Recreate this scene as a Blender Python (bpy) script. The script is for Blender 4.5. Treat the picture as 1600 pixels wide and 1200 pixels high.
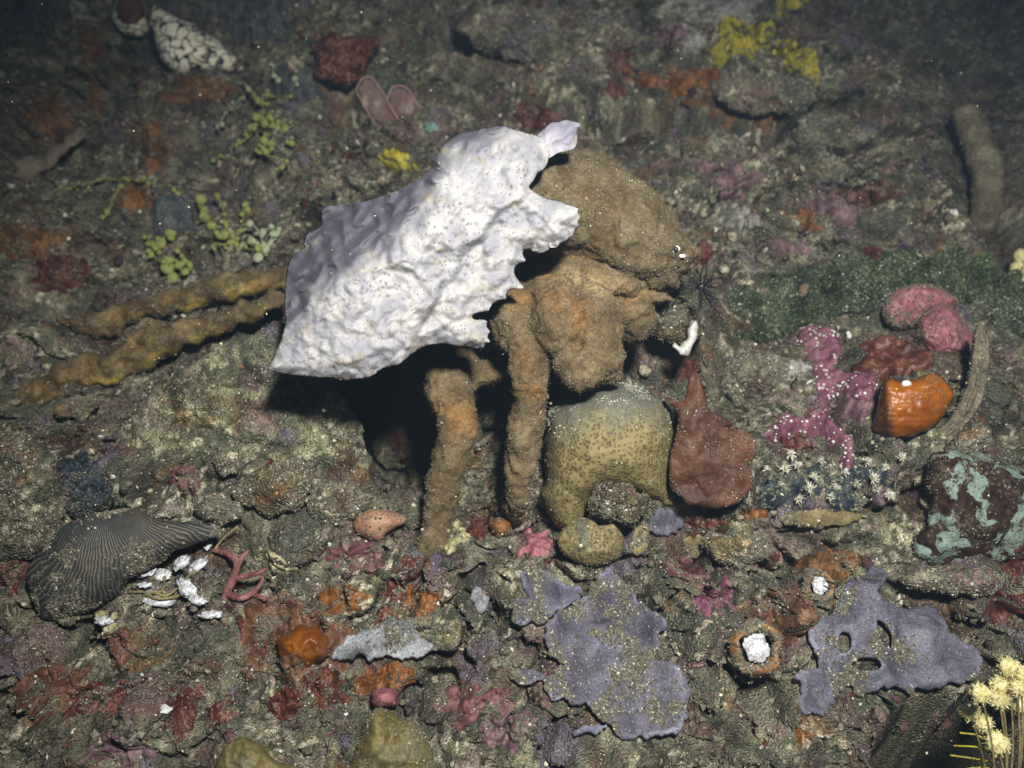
import bpy, math, random
import numpy as np
from mathutils import Vector, Matrix
from mathutils.geometry import delaunay_2d_cdt
random.seed(7); RNG = np.random.default_rng(11)
for o in list(bpy.data.objects): bpy.data.objects.remove(o)
SC = bpy.context.scene; COL = SC.collection

# ------------------------------------------------------------------ camera, world, light
LENS = 38.6; WF = 36.0 / LENS; PITCH = math.radians(30)
F = np.array([0, math.cos(PITCH), -math.sin(PITCH)]); R = np.array([1.0, 0, 0]); UP = np.array([0, math.sin(PITCH), math.cos(PITCH)])
CAM = np.array([0, -0.70 * math.cos(PITCH), 0.70 * math.sin(PITCH)])
cd = bpy.data.cameras.new('camera'); cam = bpy.data.objects.new('camera', cd); COL.objects.link(cam)
cam.location = CAM; cam.rotation_euler = (math.radians(90) - PITCH, 0, 0)
cd.lens = LENS; cd.sensor_width = 36; cd.clip_start = 0.02; cd.clip_end = 50
cd.dof.use_dof = True; cd.dof.focus_distance = 0.645; cd.dof.aperture_fstop = 7.5
SC.camera = cam
w = bpy.data.worlds.new('World'); SC.world = w; w.use_nodes = True
bg = w.node_tree.nodes['Background']; bg.inputs[0].default_value = (0.08, 0.14, 0.22, 1); bg.inputs[1].default_value = 0.30
# the diver's dive light, held above the camera: a night dive has no sun
ld = bpy.data.lights.new('dive_light', 'SPOT'); lamp = bpy.data.objects.new('dive_light', ld); COL.objects.link(lamp)
LP = CAM + UP * 0.27 + R * 0.11 - F * 0.20
lamp.location = LP; aim = Vector(CAM + F * 0.74 + R * 0.05 - UP * 0.02) - Vector(LP)
lamp.rotation_euler = aim.to_track_quat('-Z', 'Y').to_euler()
ld.energy = 84; ld.spot_size = math.radians(68); ld.spot_blend = 1.0; ld.shadow_soft_size = 0.045; ld.color = (1.0, 0.98, 0.94)
SC.view_settings.view_transform = 'Standard'; SC.view_settings.look = 'None'; SC.view_settings.exposure = 0; SC.view_settings.gamma = 1
SC.render.engine = 'CYCLES'; SC.cycles.use_denoising = True; SC.cycles.max_bounces = 6; SC.cycles.diffuse_bounces = 2
SC.cycles.sample_clamp_indirect = 4; SC.cycles.volume_bounces = 0

def P(px, py, d):
    """photo pixel (1600x1200) at depth d (metres along the view) -> world point"""
    px = np.asarray(px, float); py = np.asarray(py, float); d = np.asarray(d, float)
    return CAM + d[..., None] * (F + ((px - 800) / 1600 * WF)[..., None] * R + ((600 - py) / 1600 * WF)[..., None] * UP)
MM = WF / 1600.0       # metres per pixel per metre of depth

# ------------------------------------------------------------------ noise
_p = np.random.default_rng(3).permutation(256).astype(np.int32); PERM = np.concatenate([_p, _p, _p])
_G = np.array([[1,1,0],[-1,1,0],[1,-1,0],[-1,-1,0],[1,0,1],[-1,0,1],[1,0,-1],[-1,0,-1],[0,1,1],[0,-1,1],[0,1,-1],[0,-1,-1]], float)
def perlin(x, y, z=0.0):
    x, y, z = np.broadcast_arrays(np.asarray(x, float), y, z)
    xi = np.floor(x).astype(np.int32); yi = np.floor(y).astype(np.int32); zi = np.floor(z).astype(np.int32)
    xf, yf, zf = x - xi, y - yi, z - zi
    xi &= 255; yi &= 255; zi &= 255
    u = xf**3*(xf*(xf*6-15)+10); v = yf**3*(yf*(yf*6-15)+10); t = zf**3*(zf*(zf*6-15)+10)
    r = 0
    for a in (0, 1):
        for b in (0, 1):
            for c in (0, 1):
                g = _G[PERM[PERM[PERM[xi+a]+yi+b]+zi+c] % 12]
                dt = g[..., 0]*(xf-a) + g[..., 1]*(yf-b) + g[..., 2]*(zf-c)
                r = r + dt*(u if a else 1-u)*(v if b else 1-v)*(t if c else 1-t)
    return r
def fbm(x, y, z=0.0, oct=4, gain=.5, lac=2.03):
    a, f, s = 1.0, 1.0, 0
    for i in range(oct):
        s = s + a*perlin(x*f+i*17.3, y*f+i*9.1, np.asarray(z)*f+i*5.7); a *= gain; f *= lac
    return s
def worley(x, y, seed=0):
    x = np.asarray(x, float); y = np.asarray(y, float)
    xi = np.floor(x).astype(np.int32); yi = np.floor(y).astype(np.int32)
    f1 = np.full(x.shape, 9.0); f2 = np.full(x.shape, 9.0); ident = np.zeros(x.shape)
    for a in (-1, 0, 1):
        for b in (-1, 0, 1):
            h = PERM[(PERM[(xi+a+seed*31) & 255] + yi+b) & 255]; h2 = PERM[h+57]; h3 = PERM[h+111]
            d = np.hypot(xi+a+h/255.0-x, yi+b+h2/255.0-y)
            near = d < f1
            f2 = np.where(near, f1, np.minimum(f2, d)); ident = np.where(near, h3/255.0, ident); f1 = np.where(near, d, f1)
    return f1, f2, ident
def sstep(a, b, x):
    t = np.clip((x-a)/(b-a), 0, 1); return t*t*(3-2*t)
def lerp3(a, b, t): return np.asarray(a)*(1-t[..., None]) + np.asarray(b)*t[..., None]

# ------------------------------------------------------------------ mesh helpers
def mesh_obj(name, V, tris=None, quads=None, mat=None, parent=None, smooth=True, col=None, base=None):
    V = np.asarray(V, float)
    if base is None:
        base = V.mean(0) if parent is None else np.zeros(3)
    if parent is not None: base = np.array(parent['_b'])
    me = bpy.data.meshes.new(name)
    nt = 0 if tris is None else len(tris); nq = 0 if quads is None else len(quads)
    loops = np.concatenate([a for a in ((np.asarray(tris).ravel() if nt else None), (np.asarray(quads).ravel() if nq else None)) if a is not None]).astype(np.int32)
    me.vertices.add(len(V)); me.vertices.foreach_set('co', (V-base).astype(np.float32).ravel())
    me.loops.add(len(loops)); me.loops.foreach_set('vertex_index', loops)
    me.polygons.add(nt+nq)
    st = np.concatenate([np.arange(nt)*3, nt*3+np.arange(nq)*4]).astype(np.int32)
    me.polygons.foreach_set('loop_start', st)
    me.polygons.foreach_set('use_smooth', np.full(nt+nq, smooth))
    me.update(calc_edges=True)
    if col is not None:
        at = me.color_attributes.new('Col', 'FLOAT_COLOR', 'POINT')
        c4 = np.ones((len(V), 4), np.float32); c4[:, :3] = col; at.data.foreach_set('color', c4.ravel())
    if mat: me.materials.append(mat)
    o = bpy.data.objects.new(name, me); COL.objects.link(o)
    o['_b'] = [float(q) for q in base]
    if parent is not None: o.parent = parent
    else: o.location = base
    return o
def empty(name, base, label, cat, group=None):
    o = bpy.data.objects.new(name, None); COL.objects.link(o); o.location = base; o.empty_display_size = .01
    o['_b'] = [float(q) for q in base]; tag(o, label, cat, group); return o
def tag(o, label=None, cat=None, group=None, kind=None):
    for k, v in (('label', label), ('category', cat), ('group', group), ('kind', kind)):
        if v: o[k] = v
    return o
def tri_normals(V, T):
    n = np.cross(V[T[:, 1]]-V[T[:, 0]], V[T[:, 2]]-V[T[:, 0]]); l = np.linalg.norm(n, axis=1); return n/np.maximum(l, 1e-12)[:, None], l/2
def vert_normals(V, T):
    n = np.cross(V[T[:, 1]]-V[T[:, 0]], V[T[:, 2]]-V[T[:, 0]])
    out = np.zeros_like(V)
    for k in range(3):
        for c in range(3): out[:, c] += np.bincount(T[:, k], n[:, c], len(V))
    return out/np.maximum(np.linalg.norm(out, axis=1), 1e-12)[:, None]
def sample_tris(V, T, n, weight=None):
    nn, ar = tri_normals(V, T)
    pr = ar if weight is None else ar*weight[T].mean(1)
    i = RNG.choice(len(T), n, p=pr/pr.sum()); a = RNG.random((n, 2)); fl = a.sum(1) > 1; a[fl] = 1-a[fl]
    t = T[i]; pt = V[t[:, 0]] + a[:, :1]*(V[t[:, 1]]-V[t[:, 0]]) + a[:, 1:]*(V[t[:, 2]]-V[t[:, 0]])
    return pt, nn[i], i

# ------------------------------------------------------------------ materials (all procedural)
def mat(name, c1, c2=None, c3=None, scale=120, rough=.75, bump=.4, bscale=450, spec=.25, sss=0.0, sssr=.006, attr=False, lo=.38, hi=.62, coat=0, trans=0, detail=6, dist=.0012, extra=None, alpha=1, mott=.8):
    m = bpy.data.materials.new(name); m.use_nodes = True; nt = m.node_tree; N = nt.nodes; L = nt.links; b = N['Principled BSDF']
    tc = N.new('ShaderNodeTexCoord'); co = tc.outputs['Object']
    no = N.new('ShaderNodeTexNoise'); no.inputs['Scale'].default_value = scale; no.inputs['Detail'].default_value = detail; no.inputs['Roughness'].default_value = .62
    L.new(co, no.inputs['Vector'])
    rp = N.new('ShaderNodeValToRGB'); e = rp.color_ramp.elements
    e[0].position = lo; e[0].color = (*c1, 1); e[1].position = hi; e[1].color = (*(c2 or c1), 1)
    if c3: q = e.new(min(.99, hi+.1)); q.color = (*c3, 1)
    L.new(no.outputs['Fac'], rp.inputs['Fac']); out = rp.outputs['Color']
    if attr:
        at = N.new('ShaderNodeVertexColor'); at.layer_name = 'Col'
        mx = N.new('ShaderNodeMix'); mx.data_type = 'RGBA'; mx.blend_type = 'MULTIPLY'; mx.inputs[0].default_value = 1
        L.new(out, mx.inputs[6]); L.new(at.outputs['Color'], mx.inputs[7]); out = mx.outputs[2]
    if mott:   # fine grime and pigment grain, with coarser clouding
        g1 = N.new('ShaderNodeTexNoise'); g1.inputs['Scale'].default_value = 640; g1.inputs['Detail'].default_value = 3; g1.inputs['Roughness'].default_value = .7; L.new(co, g1.inputs['Vector'])
        out = mixnode(N, L, mott, out, ramp(N, L, g1.outputs['Fac'], [(.3, (.42, .41, .40)), (.5, (.95, .94, .92)), (.68, (1.55, 1.5, 1.4))]), 'MULTIPLY')
        g2 = N.new('ShaderNodeTexNoise'); g2.inputs['Scale'].default_value = 70; g2.inputs['Detail'].default_value = 5; L.new(co, g2.inputs['Vector'])
        out = mixnode(N, L, mott*.8, out, ramp(N, L, g2.outputs['Fac'], [(.36, (.55, .54, .52)), (.55, (1.05, 1.03, 1.0)), (.66, (1.2, 1.2, 1.15))]), 'MULTIPLY')
        g3 = math_(N, L, 'MULTIPLY', ramp(N, L, g2.outputs['Fac'], [(.5, (0, 0, 0)), (.62, (1, 1, 1))]), math_(N, L, 'GREATER_THAN', g1.outputs['Fac'], .50))
        out = mixnode(N, L, math_(N, L, 'MULTIPLY', g3, .45*mott), out, (.17, .16, .115))
    bn = N.new('ShaderNodeTexNoise'); bn.inputs['Scale'].default_value = bscale; bn.inputs['Detail'].default_value = 4; L.new(co, bn.inputs['Vector'])
    h = bn.outputs['Fac']
    bp = N.new('ShaderNodeBump'); bp.inputs['Strength'].default_value = bump; bp.inputs['Distance'].default_value = dist
    if extra: out, h = extra(N, L, co, out, h)
    L.new(h, bp.inputs['Height']); L.new(bp.outputs['Normal'], b.inputs['Normal'])
    L.new(out, b.inputs['Base Color'])
    b.inputs['Roughness'].default_value = rough; b.inputs['Specular IOR Level'].default_value = spec
    if sss: b.inputs['Subsurface Weight'].default_value = sss; b.inputs['Subsurface Radius'].default_value = (1, .8, .7); b.inputs['Subsurface Scale'].default_value = sssr
    if coat: b.inputs['Coat Weight'].default_value = coat; b.inputs['Coat Roughness'].default_value = .12
    if trans: b.inputs['Transmission Weight'].default_value = trans; b.inputs['IOR'].default_value = 1.1
    if alpha < 1: b.inputs['Alpha'].default_value = alpha
    return m
def mixnode(N, L, fac, a, b, blend='MIX'):
    mx = N.new('ShaderNodeMix'); mx.data_type = 'RGBA'; mx.blend_type = blend
    for s, v in ((0, fac), (6, a), (7, b)):
        if hasattr(v, 'is_output') or isinstance(v, bpy.types.NodeSocket): L.new(v, mx.inputs[s])
        else: mx.inputs[s].default_value = v if s == 0 else (*v, 1)
    return mx.outputs[2]
def math_(N, L, op, a, b=None, clamp=False):
    m = N.new('ShaderNodeMath'); m.operation = op; m.use_clamp = clamp
    for s, v in ((0, a), (1, b)):
        if v is None: continue
        if isinstance(v, bpy.types.NodeSocket): L.new(v, m.inputs[s])
        else: m.inputs[s].default_value = v
    return m.outputs[0]
def voro(N, L, co, scale, feature='F1', smooth=None, rnd=1):
    v = N.new('ShaderNodeTexVoronoi'); v.feature = feature; v.inputs['Scale'].default_value = scale; v.inputs['Randomness'].default_value = rnd
    L.new(co, v.inputs['Vector']); return v
def ramp(N, L, fac, stops):
    r = N.new('ShaderNodeValToRGB'); e = r.color_ramp.elements
    while len(e) > 1: e.remove(e[-1])
    e[0].position = stops[0][0]; e[0].color = (*stops[0][1], 1)
    for p, c in stops[1:]:
        q = e.new(p); q.color = (*c, 1)
    L.new(fac, r.inputs['Fac']); return r.outputs['Color']
def specks(col, scale, thr, keep=.5):
    """pale grains of sand and silt lying on a surface"""
    def f(N, L, co, out, h):
        v = voro(N, L, co, scale)
        s = math_(N, L, 'LESS_THAN', v.outputs['Distance'], thr)
        sel = N.new('ShaderNodeSeparateColor'); L.new(v.outputs['Color'], sel.inputs[0])
        k = math_(N, L, 'GREATER_THAN', sel.outputs[0], keep)
        return mixnode(N, L, math_(N, L, 'MULTIPLY', s, k), out, col), h
    return f

# ------------------------------------------------------------------ outline tools
def chaikin(p, n=2):
    p = np.asarray(p, float)
    for _ in range(n):
        q = np.roll(p, -1, 0); p = np.stack([.75*p+.25*q, .25*p+.75*q], 1).reshape(-1, 2)
    return p
def blobpoly(cx, cy, rx, ry, rot=0, seed=0, rough=.25, n=48, freq=1.6):
    t = np.linspace(0, 2*math.pi, n, endpoint=False)
    r = 1 + rough*1.6*fbm(np.cos(t)*freq+seed*3.7, np.sin(t)*freq+seed*1.3, seed*.77+.3, 4, .6)
    x, y = rx*r*np.cos(t), ry*r*np.sin(t); c, s = math.cos(math.radians(rot)), math.sin(math.radians(rot))
    return np.stack([cx+x*c-y*s, cy+x*s+y*c], 1)
def inpoly(pts, poly):
    x, y = pts[:, 0], pts[:, 1]; r = np.zeros(len(pts), bool); q = np.roll(poly, -1, 0)
    for (x0, y0), (x1, y1) in zip(poly, q):
        if y0 == y1: continue
        r ^= ((y0 > y) != (y1 > y)) & (x < (x1-x0)*(y-y0)/(y1-y0)+x0)
    return r
def edgedist(pts, poly):
    d = np.full(len(pts), 1e9); q = np.roll(poly, -1, 0)
    for a, b in zip(poly, q):
        ab = b-a; l = ab@ab
        if l < 1e-18: continue
        t = np.clip(((pts-a)@ab)/l, 0, 1); d = np.minimum(d, np.hypot(*(pts-a-t[:, None]*ab).T))
    return d
def resample(poly, sp):
    q = np.vstack([poly, poly[:1]]); seg = np.hypot(*np.diff(q, axis=0).T); s = np.concatenate([[0], np.cumsum(seg)])
    n = max(8, int(s[-1]/sp)); t = np.linspace(0, s[-1], n, endpoint=False)
    return np.stack([np.interp(t, s, q[:, 0]), np.interp(t, s, q[:, 1])], 1)
class Sheet:
    """triangulated outline in the plane: points, triangles, edge distance, boundary edges"""
    def __init__(s, poly, sp, holes=(), dist=True):
        poly = resample(np.asarray(poly, float), sp); holes = [resample(np.asarray(h, float), sp) for h in holes]
        lo, hi = poly.min(0), poly.max(0); xs = np.arange(lo[0], hi[0], sp); ys = np.arange(lo[1], hi[1], sp*.866)
        g = np.stack(np.meshgrid(xs, ys), -1); g[1::2, :, 0] += sp/2; g = g.reshape(-1, 2)+RNG.normal(0, sp*.08, (g.size//2, 2))
        g = g[inpoly(g, poly)]; dd = edgedist(g, poly)
        for h in holes: dd = np.where(inpoly(g, h), -1, np.minimum(dd, edgedist(g, h)))
        g = g[dd > sp*.55]
        P0 = [Vector(p) for p in np.vstack([poly]+holes+[g])]; E = []; k = 0
        for l in [poly]+holes:
            n = len(l); E += [(k+i, k+(i+1) % n) for i in range(n)]; k += n
        r = delaunay_2d_cdt(P0, E, [], 0, 1e-9)
        s.p = np.array([list(v) for v in r[0]]); T = np.array([f for f in r[2] if len(f) == 3], int)
        c = s.p[T].mean(1); ok = inpoly(c, poly)
        for h in holes: ok &= ~inpoly(c, h)
        T = T[ok]; a = s.p[T]; ar = np.cross(a[:, 1]-a[:, 0], a[:, 2]-a[:, 0]); T[ar < 0] = T[ar < 0][:, ::-1]; T = T[np.abs(ar) > 1e-14]
        used = np.unique(T); mp = -np.ones(len(s.p), int); mp[used] = np.arange(len(used)); s.p = s.p[used]; s.t = mp[T]
        e = np.vstack([s.t[:, [0, 1]], s.t[:, [1, 2]], s.t[:, [2, 0]]]); key = e.min(1)*len(s.p)+e.max(1)
        u, idx, cnt = np.unique(key, return_index=True, return_counts=True); s.be = e[idx[cnt == 1]]
        s.e = e[idx]
        s.d = edgedist(s.p, poly)
        for h in holes: s.d = np.minimum(s.d, edgedist(s.p, h))
        s.bd = np.zeros(len(s.p), bool); s.bd[s.be.ravel()] = True; s.d[s.bd] = 0
        s.sp = sp
    def smooth(s, f, n, fix=True):
        a = np.concatenate([s.e[:, 0], s.e[:, 1]]); b = np.concatenate([s.e[:, 1], s.e[:, 0]]); deg = np.bincount(a, minlength=len(s.p))
        f = f.copy(); f0 = f[s.bd].copy()
        for _ in range(n):
            f = np.bincount(a, f[b], len(s.p))/np.maximum(deg, 1)
            if fix: f[s.bd] = f0
        return f
    def dome(s, n=260):
        a = np.concatenate([s.e[:, 0], s.e[:, 1]]); b = np.concatenate([s.e[:, 1], s.e[:, 0]]); deg = np.maximum(np.bincount(a, minlength=len(s.p)), 1)
        Rm = max(s.d.max(), 1e-9); f = s.d*(2*Rm-s.d)/4; k = s.sp**2/4
        for _ in range(n):
            f = np.bincount(a, f[b], len(s.p))/deg + k; f[s.bd] = 0
        return np.sqrt(np.maximum(f, 0)/f.max())
    def solid(s, O, U, V, N, top, bot, fit=False):
        n = len(s.p); B = O+s.p[:, :1]*U+s.p[:, 1:]*V
        VV = np.vstack([B+top[:, None]*N, B+bot[:, None]*N])
        if fit:   # keep the outline where the photo has it, at its own depth
            q = VV[:n]-CAM; dz = q@F; b = B-CAM; bz = b@F; VV[:n] = CAM+(b/bz[:, None])*dz[:, None]
            q = VV[n:]-CAM; dz = q@F; bk = CAM+(b/bz[:, None])*dz[:, None]; cn = bk.mean(0); VV[n:] = bk+(cn-bk)*.05*(1-np.abs(F))
        T = np.vstack([s.t, s.t[:, ::-1]+n])
        q = np.stack([s.be[:, 0], s.be[:, 0]+n, s.be[:, 1]+n, s.be[:, 1]], 1)
        return VV, T, q
def quads2tris(q): return np.vstack([q[:, [0, 1, 2]], q[:, [0, 2, 3]]]) if len(q) else np.zeros((0, 3), int)

def spline(pts, n):
    """Catmull-Rom through rows of pts (any width)"""
    p = np.asarray(pts, float); p = np.vstack([2*p[0]-p[1], p, 2*p[-1]-p[-2]]); out = []
    k = len(p)-3
    for t in np.linspace(0, k-1e-9, n):
        i = int(t); f = t-i; a, b, c, d = p[i:i+4]
        out.append(.5*((2*b)+(-a+c)*f+(2*a-5*b+4*c-d)*f*f+(-a+3*b-3*c+d)*f**3))
    return np.array(out)
def tube(path, rad, seg=14, flat=1.0, cap=True, side=None):
    """closed tube along world points; rad per point; flat squeezes along the view"""
    path = np.asarray(path); n = len(path); rad = np.broadcast_to(rad, (n,))
    t = np.gradient(path, axis=0); t /= np.maximum(np.linalg.norm(t, axis=1), 1e-12)[:, None]
    ref = -F if side is None else side
    a = np.cross(t, ref); a /= np.maximum(np.linalg.norm(a, axis=1), 1e-9)[:, None]; b = np.cross(a, t)
    th = np.linspace(0, 2*math.pi, seg, endpoint=False)
    V = path[:, None]+rad[:, None, None]*(np.cos(th)[None, :, None]*a[:, None]+flat*np.sin(th)[None, :, None]*b[:, None])
    V = V.reshape(-1, 3); i = np.arange(n-1)[:, None]*seg; j = np.arange(seg)[None]; k = (j+1) % seg
    Q = np.stack([i+j, i+k, i+seg+k, i+seg+j], -1).reshape(-1, 4); T = np.zeros((0, 3), int)
    if cap:
        V = np.vstack([V, path[0]-t[0]*rad[0]*.5, path[-1]+t[-1]*rad[-1]*.5]); c0, c1 = len(V)-2, len(V)-1; jj = np.arange(seg); kk = (jj+1) % seg
        T = np.vstack([np.stack([np.full(seg, c0), kk, jj], 1), np.stack([np.full(seg, c1), (n-1)*seg+jj, (n-1)*seg+kk], 1)])
    return V, T, Q[:, ::-1] if False else Q
def ico(sub=3):
    import bmesh
    bm = bmesh.new(); bmesh.ops.create_icosphere(bm, subdivisions=sub, radius=1); bm.verts.ensure_lookup_table()
    v = np.array([list(q.co) for q in bm.verts]); t = np.array([[q.index for q in f.verts] for f in bm.faces]); bm.free(); return v, t
ICO = {k: ico(k) for k in (1, 2, 3, 4, 5)}
def join(*parts):
    Vs, Ts, k = [], [], 0
    for p in parts:
        V, T = p[0], p[1]
        if len(p) > 2 and len(p[2]): T = np.vstack([T, quads2tris(p[2])]) if len(T) else quads2tris(p[2])
        Vs.append(V); Ts.append(T+k); k += len(V)
    return np.vstack(Vs), np.vstack(Ts)
def fuzz(pt, nr, ln, wd, lean=.5, droop=0.0):
    """one thin blade per point"""
    n = len(pt); d = nr+RNG.normal(0, lean, (n, 3)); d[:, 2] -= droop; d /= np.linalg.norm(d, axis=1)[:, None]
    s = np.cross(d, RNG.normal(0, 1, (n, 3))); s /= np.maximum(np.linalg.norm(s, axis=1), 1e-9)[:, None]
    ln = np.broadcast_to(ln, (n,))[:, None]; wd = np.broadcast_to(wd, (n,))[:, None]
    b = pt-d*ln*.12; mid = pt+d*ln*.55+RNG.normal(0, .10, (n, 3))*ln
    V = np.stack([b-s*wd, b+s*wd, mid+s*wd*.6, mid-s*wd*.6, pt+d*ln+RNG.normal(0, .18, (n, 3))*ln], 1).reshape(-1, 3)
    i = np.arange(n)[:, None]*5
    return V, i+np.array([[3, 2, 4]]), i+np.array([[0, 1, 2, 3]])
OCT_V = np.array([[1,0,0],[-1,0,0],[0,1,0],[0,-1,0],[0,0,1],[0,0,-1]], float)
OCT_T = np.array([[0,2,4],[2,1,4],[1,3,4],[3,0,4],[2,0,5],[1,2,5],[3,1,5],[0,3,5]])
def crumbs(pt, nr, size, jag=.45, flat=1.0, sink=.1):
    """one small ragged lump per point"""
    n = len(pt); size = np.broadcast_to(size, (n,))[:, None, None]
    A = RNG.normal(0, 1, (n, 3, 3)); Q, _ = np.linalg.qr(A)
    L = OCT_V[None]*(1+RNG.uniform(-jag, jag*1.6, (n, 6, 1)))*np.array([1, 1, flat]); L = np.einsum('nij,nkj->nki', Q, L)*size
    V = (pt+nr*size[:, 0]*sink)[:, None]+L
    return V.reshape(-1, 3), (np.arange(n)[:, None, None]*6+OCT_T[None]).reshape(-1, 3)

# ------------------------------------------------------------------ the reef slope
TILT = math.radians(40)
TU = R; TV = UP*math.cos(TILT)+F*math.sin(TILT); TN = -F*math.cos(TILT)+UP*math.sin(TILT); TO = P(800, 600, .80)
def px2uv(px, py):
    """pixel on the bare slope plane"""
    k = (600-np.asarray(py, float))*MM; d = .80/(1-math.tan(TILT)*k)
    return (np.asarray(px, float)-800)*MM*d, (d-.80)/math.sin(TILT)
def axis(lo, hi, step, far):
    a = np.arange(lo, hi, step); g = []
    x = step
    out = [hi]; s = step
    while out[-1] < far: s *= 1.25; out.append(out[-1]+s)
    lo_ = [lo]; s = step
    while lo_[-1] > -far: s *= 1.25; lo_.append(lo_[-1]-s)
    return np.concatenate([lo_[:0:-1], a, out])
GU = axis(-.60, .60, .00150, 1.7); GV = axis(-.37, .64, .00155, 1.7)
gu, gv = np.meshgrid(GU, GV)           # rows v, cols u
BUMPS = [  # px, py, rx px, ry px, height m
 (560,640,150,85,-.12),(740,740,90,80,-.022),(360,690,190,110,.030),(240,840,150,60,.02),(150,1050,250,110,.012),
 (1000,980,330,120,.012),(1400,640,190,120,.040),(1330,760,120,60,.02),(1545,1190,165,82,-.60),(1340,1010,180,70,.022),(120,200,260,230,-.06),(60,0,260,160,-.06),
 (725,75,70,26,-.09),(1080,185,140,22,-.09),(560,170,70,34,-.04),(100,430,130,60,-.05),(1215,215,80,20,-.04),(1585,320,70,170,-.07),(1560,60,140,140,-.05),
 (1000,75,240,60,.030),(1170,300,170,70,.020),(1150,120,120,30,.02),(820,130,110,30,.015),(620,240,100,50,.01),(640,900,160,50,.006),(70,760,90,70,.02),(1180,860,170,40,.005),(1090,880,60,22,-.025),(540,60,90,70,.01),(1130,730,90,75,.045),(950,790,120,60,.03),(1055,520,60,48,.085),(330,300,90,70,-.03)]
def sp_bump(u, v):
    h = 0
    for px, py, rx, ry, a in BUMPS:
        u0, v0 = px2uv(px, py); d = .80/(1-math.tan(TILT)*(600-py)*MM); su, sv = rx*MM*d, ry*MM*d/math.cos(TILT)
        r2 = ((u-u0)/su)**2+((v-v0)/sv)**2; h = h+a*np.exp(-(r2**5 if a < -.3 else r2**2 if a < -.085 else r2))
    return h
hS = sp_bump(gu, gv)+.016*fbm(gu*7, gv*7, .5, 3)+.021*fbm(gu*15, gv*15, 8.5, 2)+.006*perlin(gu*28, gv*28, 2.5)+.25*np.clip(gv-.60, 0, 9)
class Interp:
    def __init__(s, A): s.A = A
    def __call__(s, u, v):
        fu = np.clip(np.interp(u, GU, np.arange(len(GU))), 0, len(GU)-1.001); fv = np.clip(np.interp(v, GV, np.arange(len(GV))), 0, len(GV)-1.001)
        i, j = fu.astype(int), fv.astype(int); a, b = fu-i, fv-j; A = s.A
        return A[j, i]*(1-a)*(1-b)+A[j, i+1]*a*(1-b)+A[j+1, i]*(1-a)*b+A[j+1, i+1]*a*b
HS = Interp(hS)
def tpoint(u, v, h=0.0):
    u, v = np.asarray(u, float), np.asarray(v, float)
    return TO+u[..., None]*TU+v[..., None]*TV+(HS(u, v)+h)[..., None]*TN
def hit(px, py):
    """where the view ray of a photo pixel meets the slope: u, v, depth"""
    px = np.atleast_1d(np.asarray(px, float)); py = np.atleast_1d(np.asarray(py, float))
    ds = np.linspace(.45, 1.9, 730); lo = np.full(px.shape, .45); done = np.zeros(px.shape, bool)
    def uvh(d):
        q = P(px, py, d)-TO; return q@TU, q@TV, q@TN
    res = np.full(px.shape, 1.9)
    for d in ds:
        u, v, h = uvh(np.full(px.shape, d)); below = (h <= HS(u, v)) & ~done; res[below] = d; done |= below
        if done.all(): break
    lo, hi = res-.002, res.copy()
    for _ in range(8):
        m = (lo+hi)/2; u, v, h = uvh(m); b = h <= HS(u, v); hi = np.where(b, m, hi); lo = np.where(b, lo, m)
    u, v, h = uvh(hi); return u, v, hi
def at(px, py, h=0.0):
    u, v, d = hit(px, py); return fpoint(u, v, h)[0]
def depth(px, py): return float(hit(px, py)[2][0])
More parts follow.
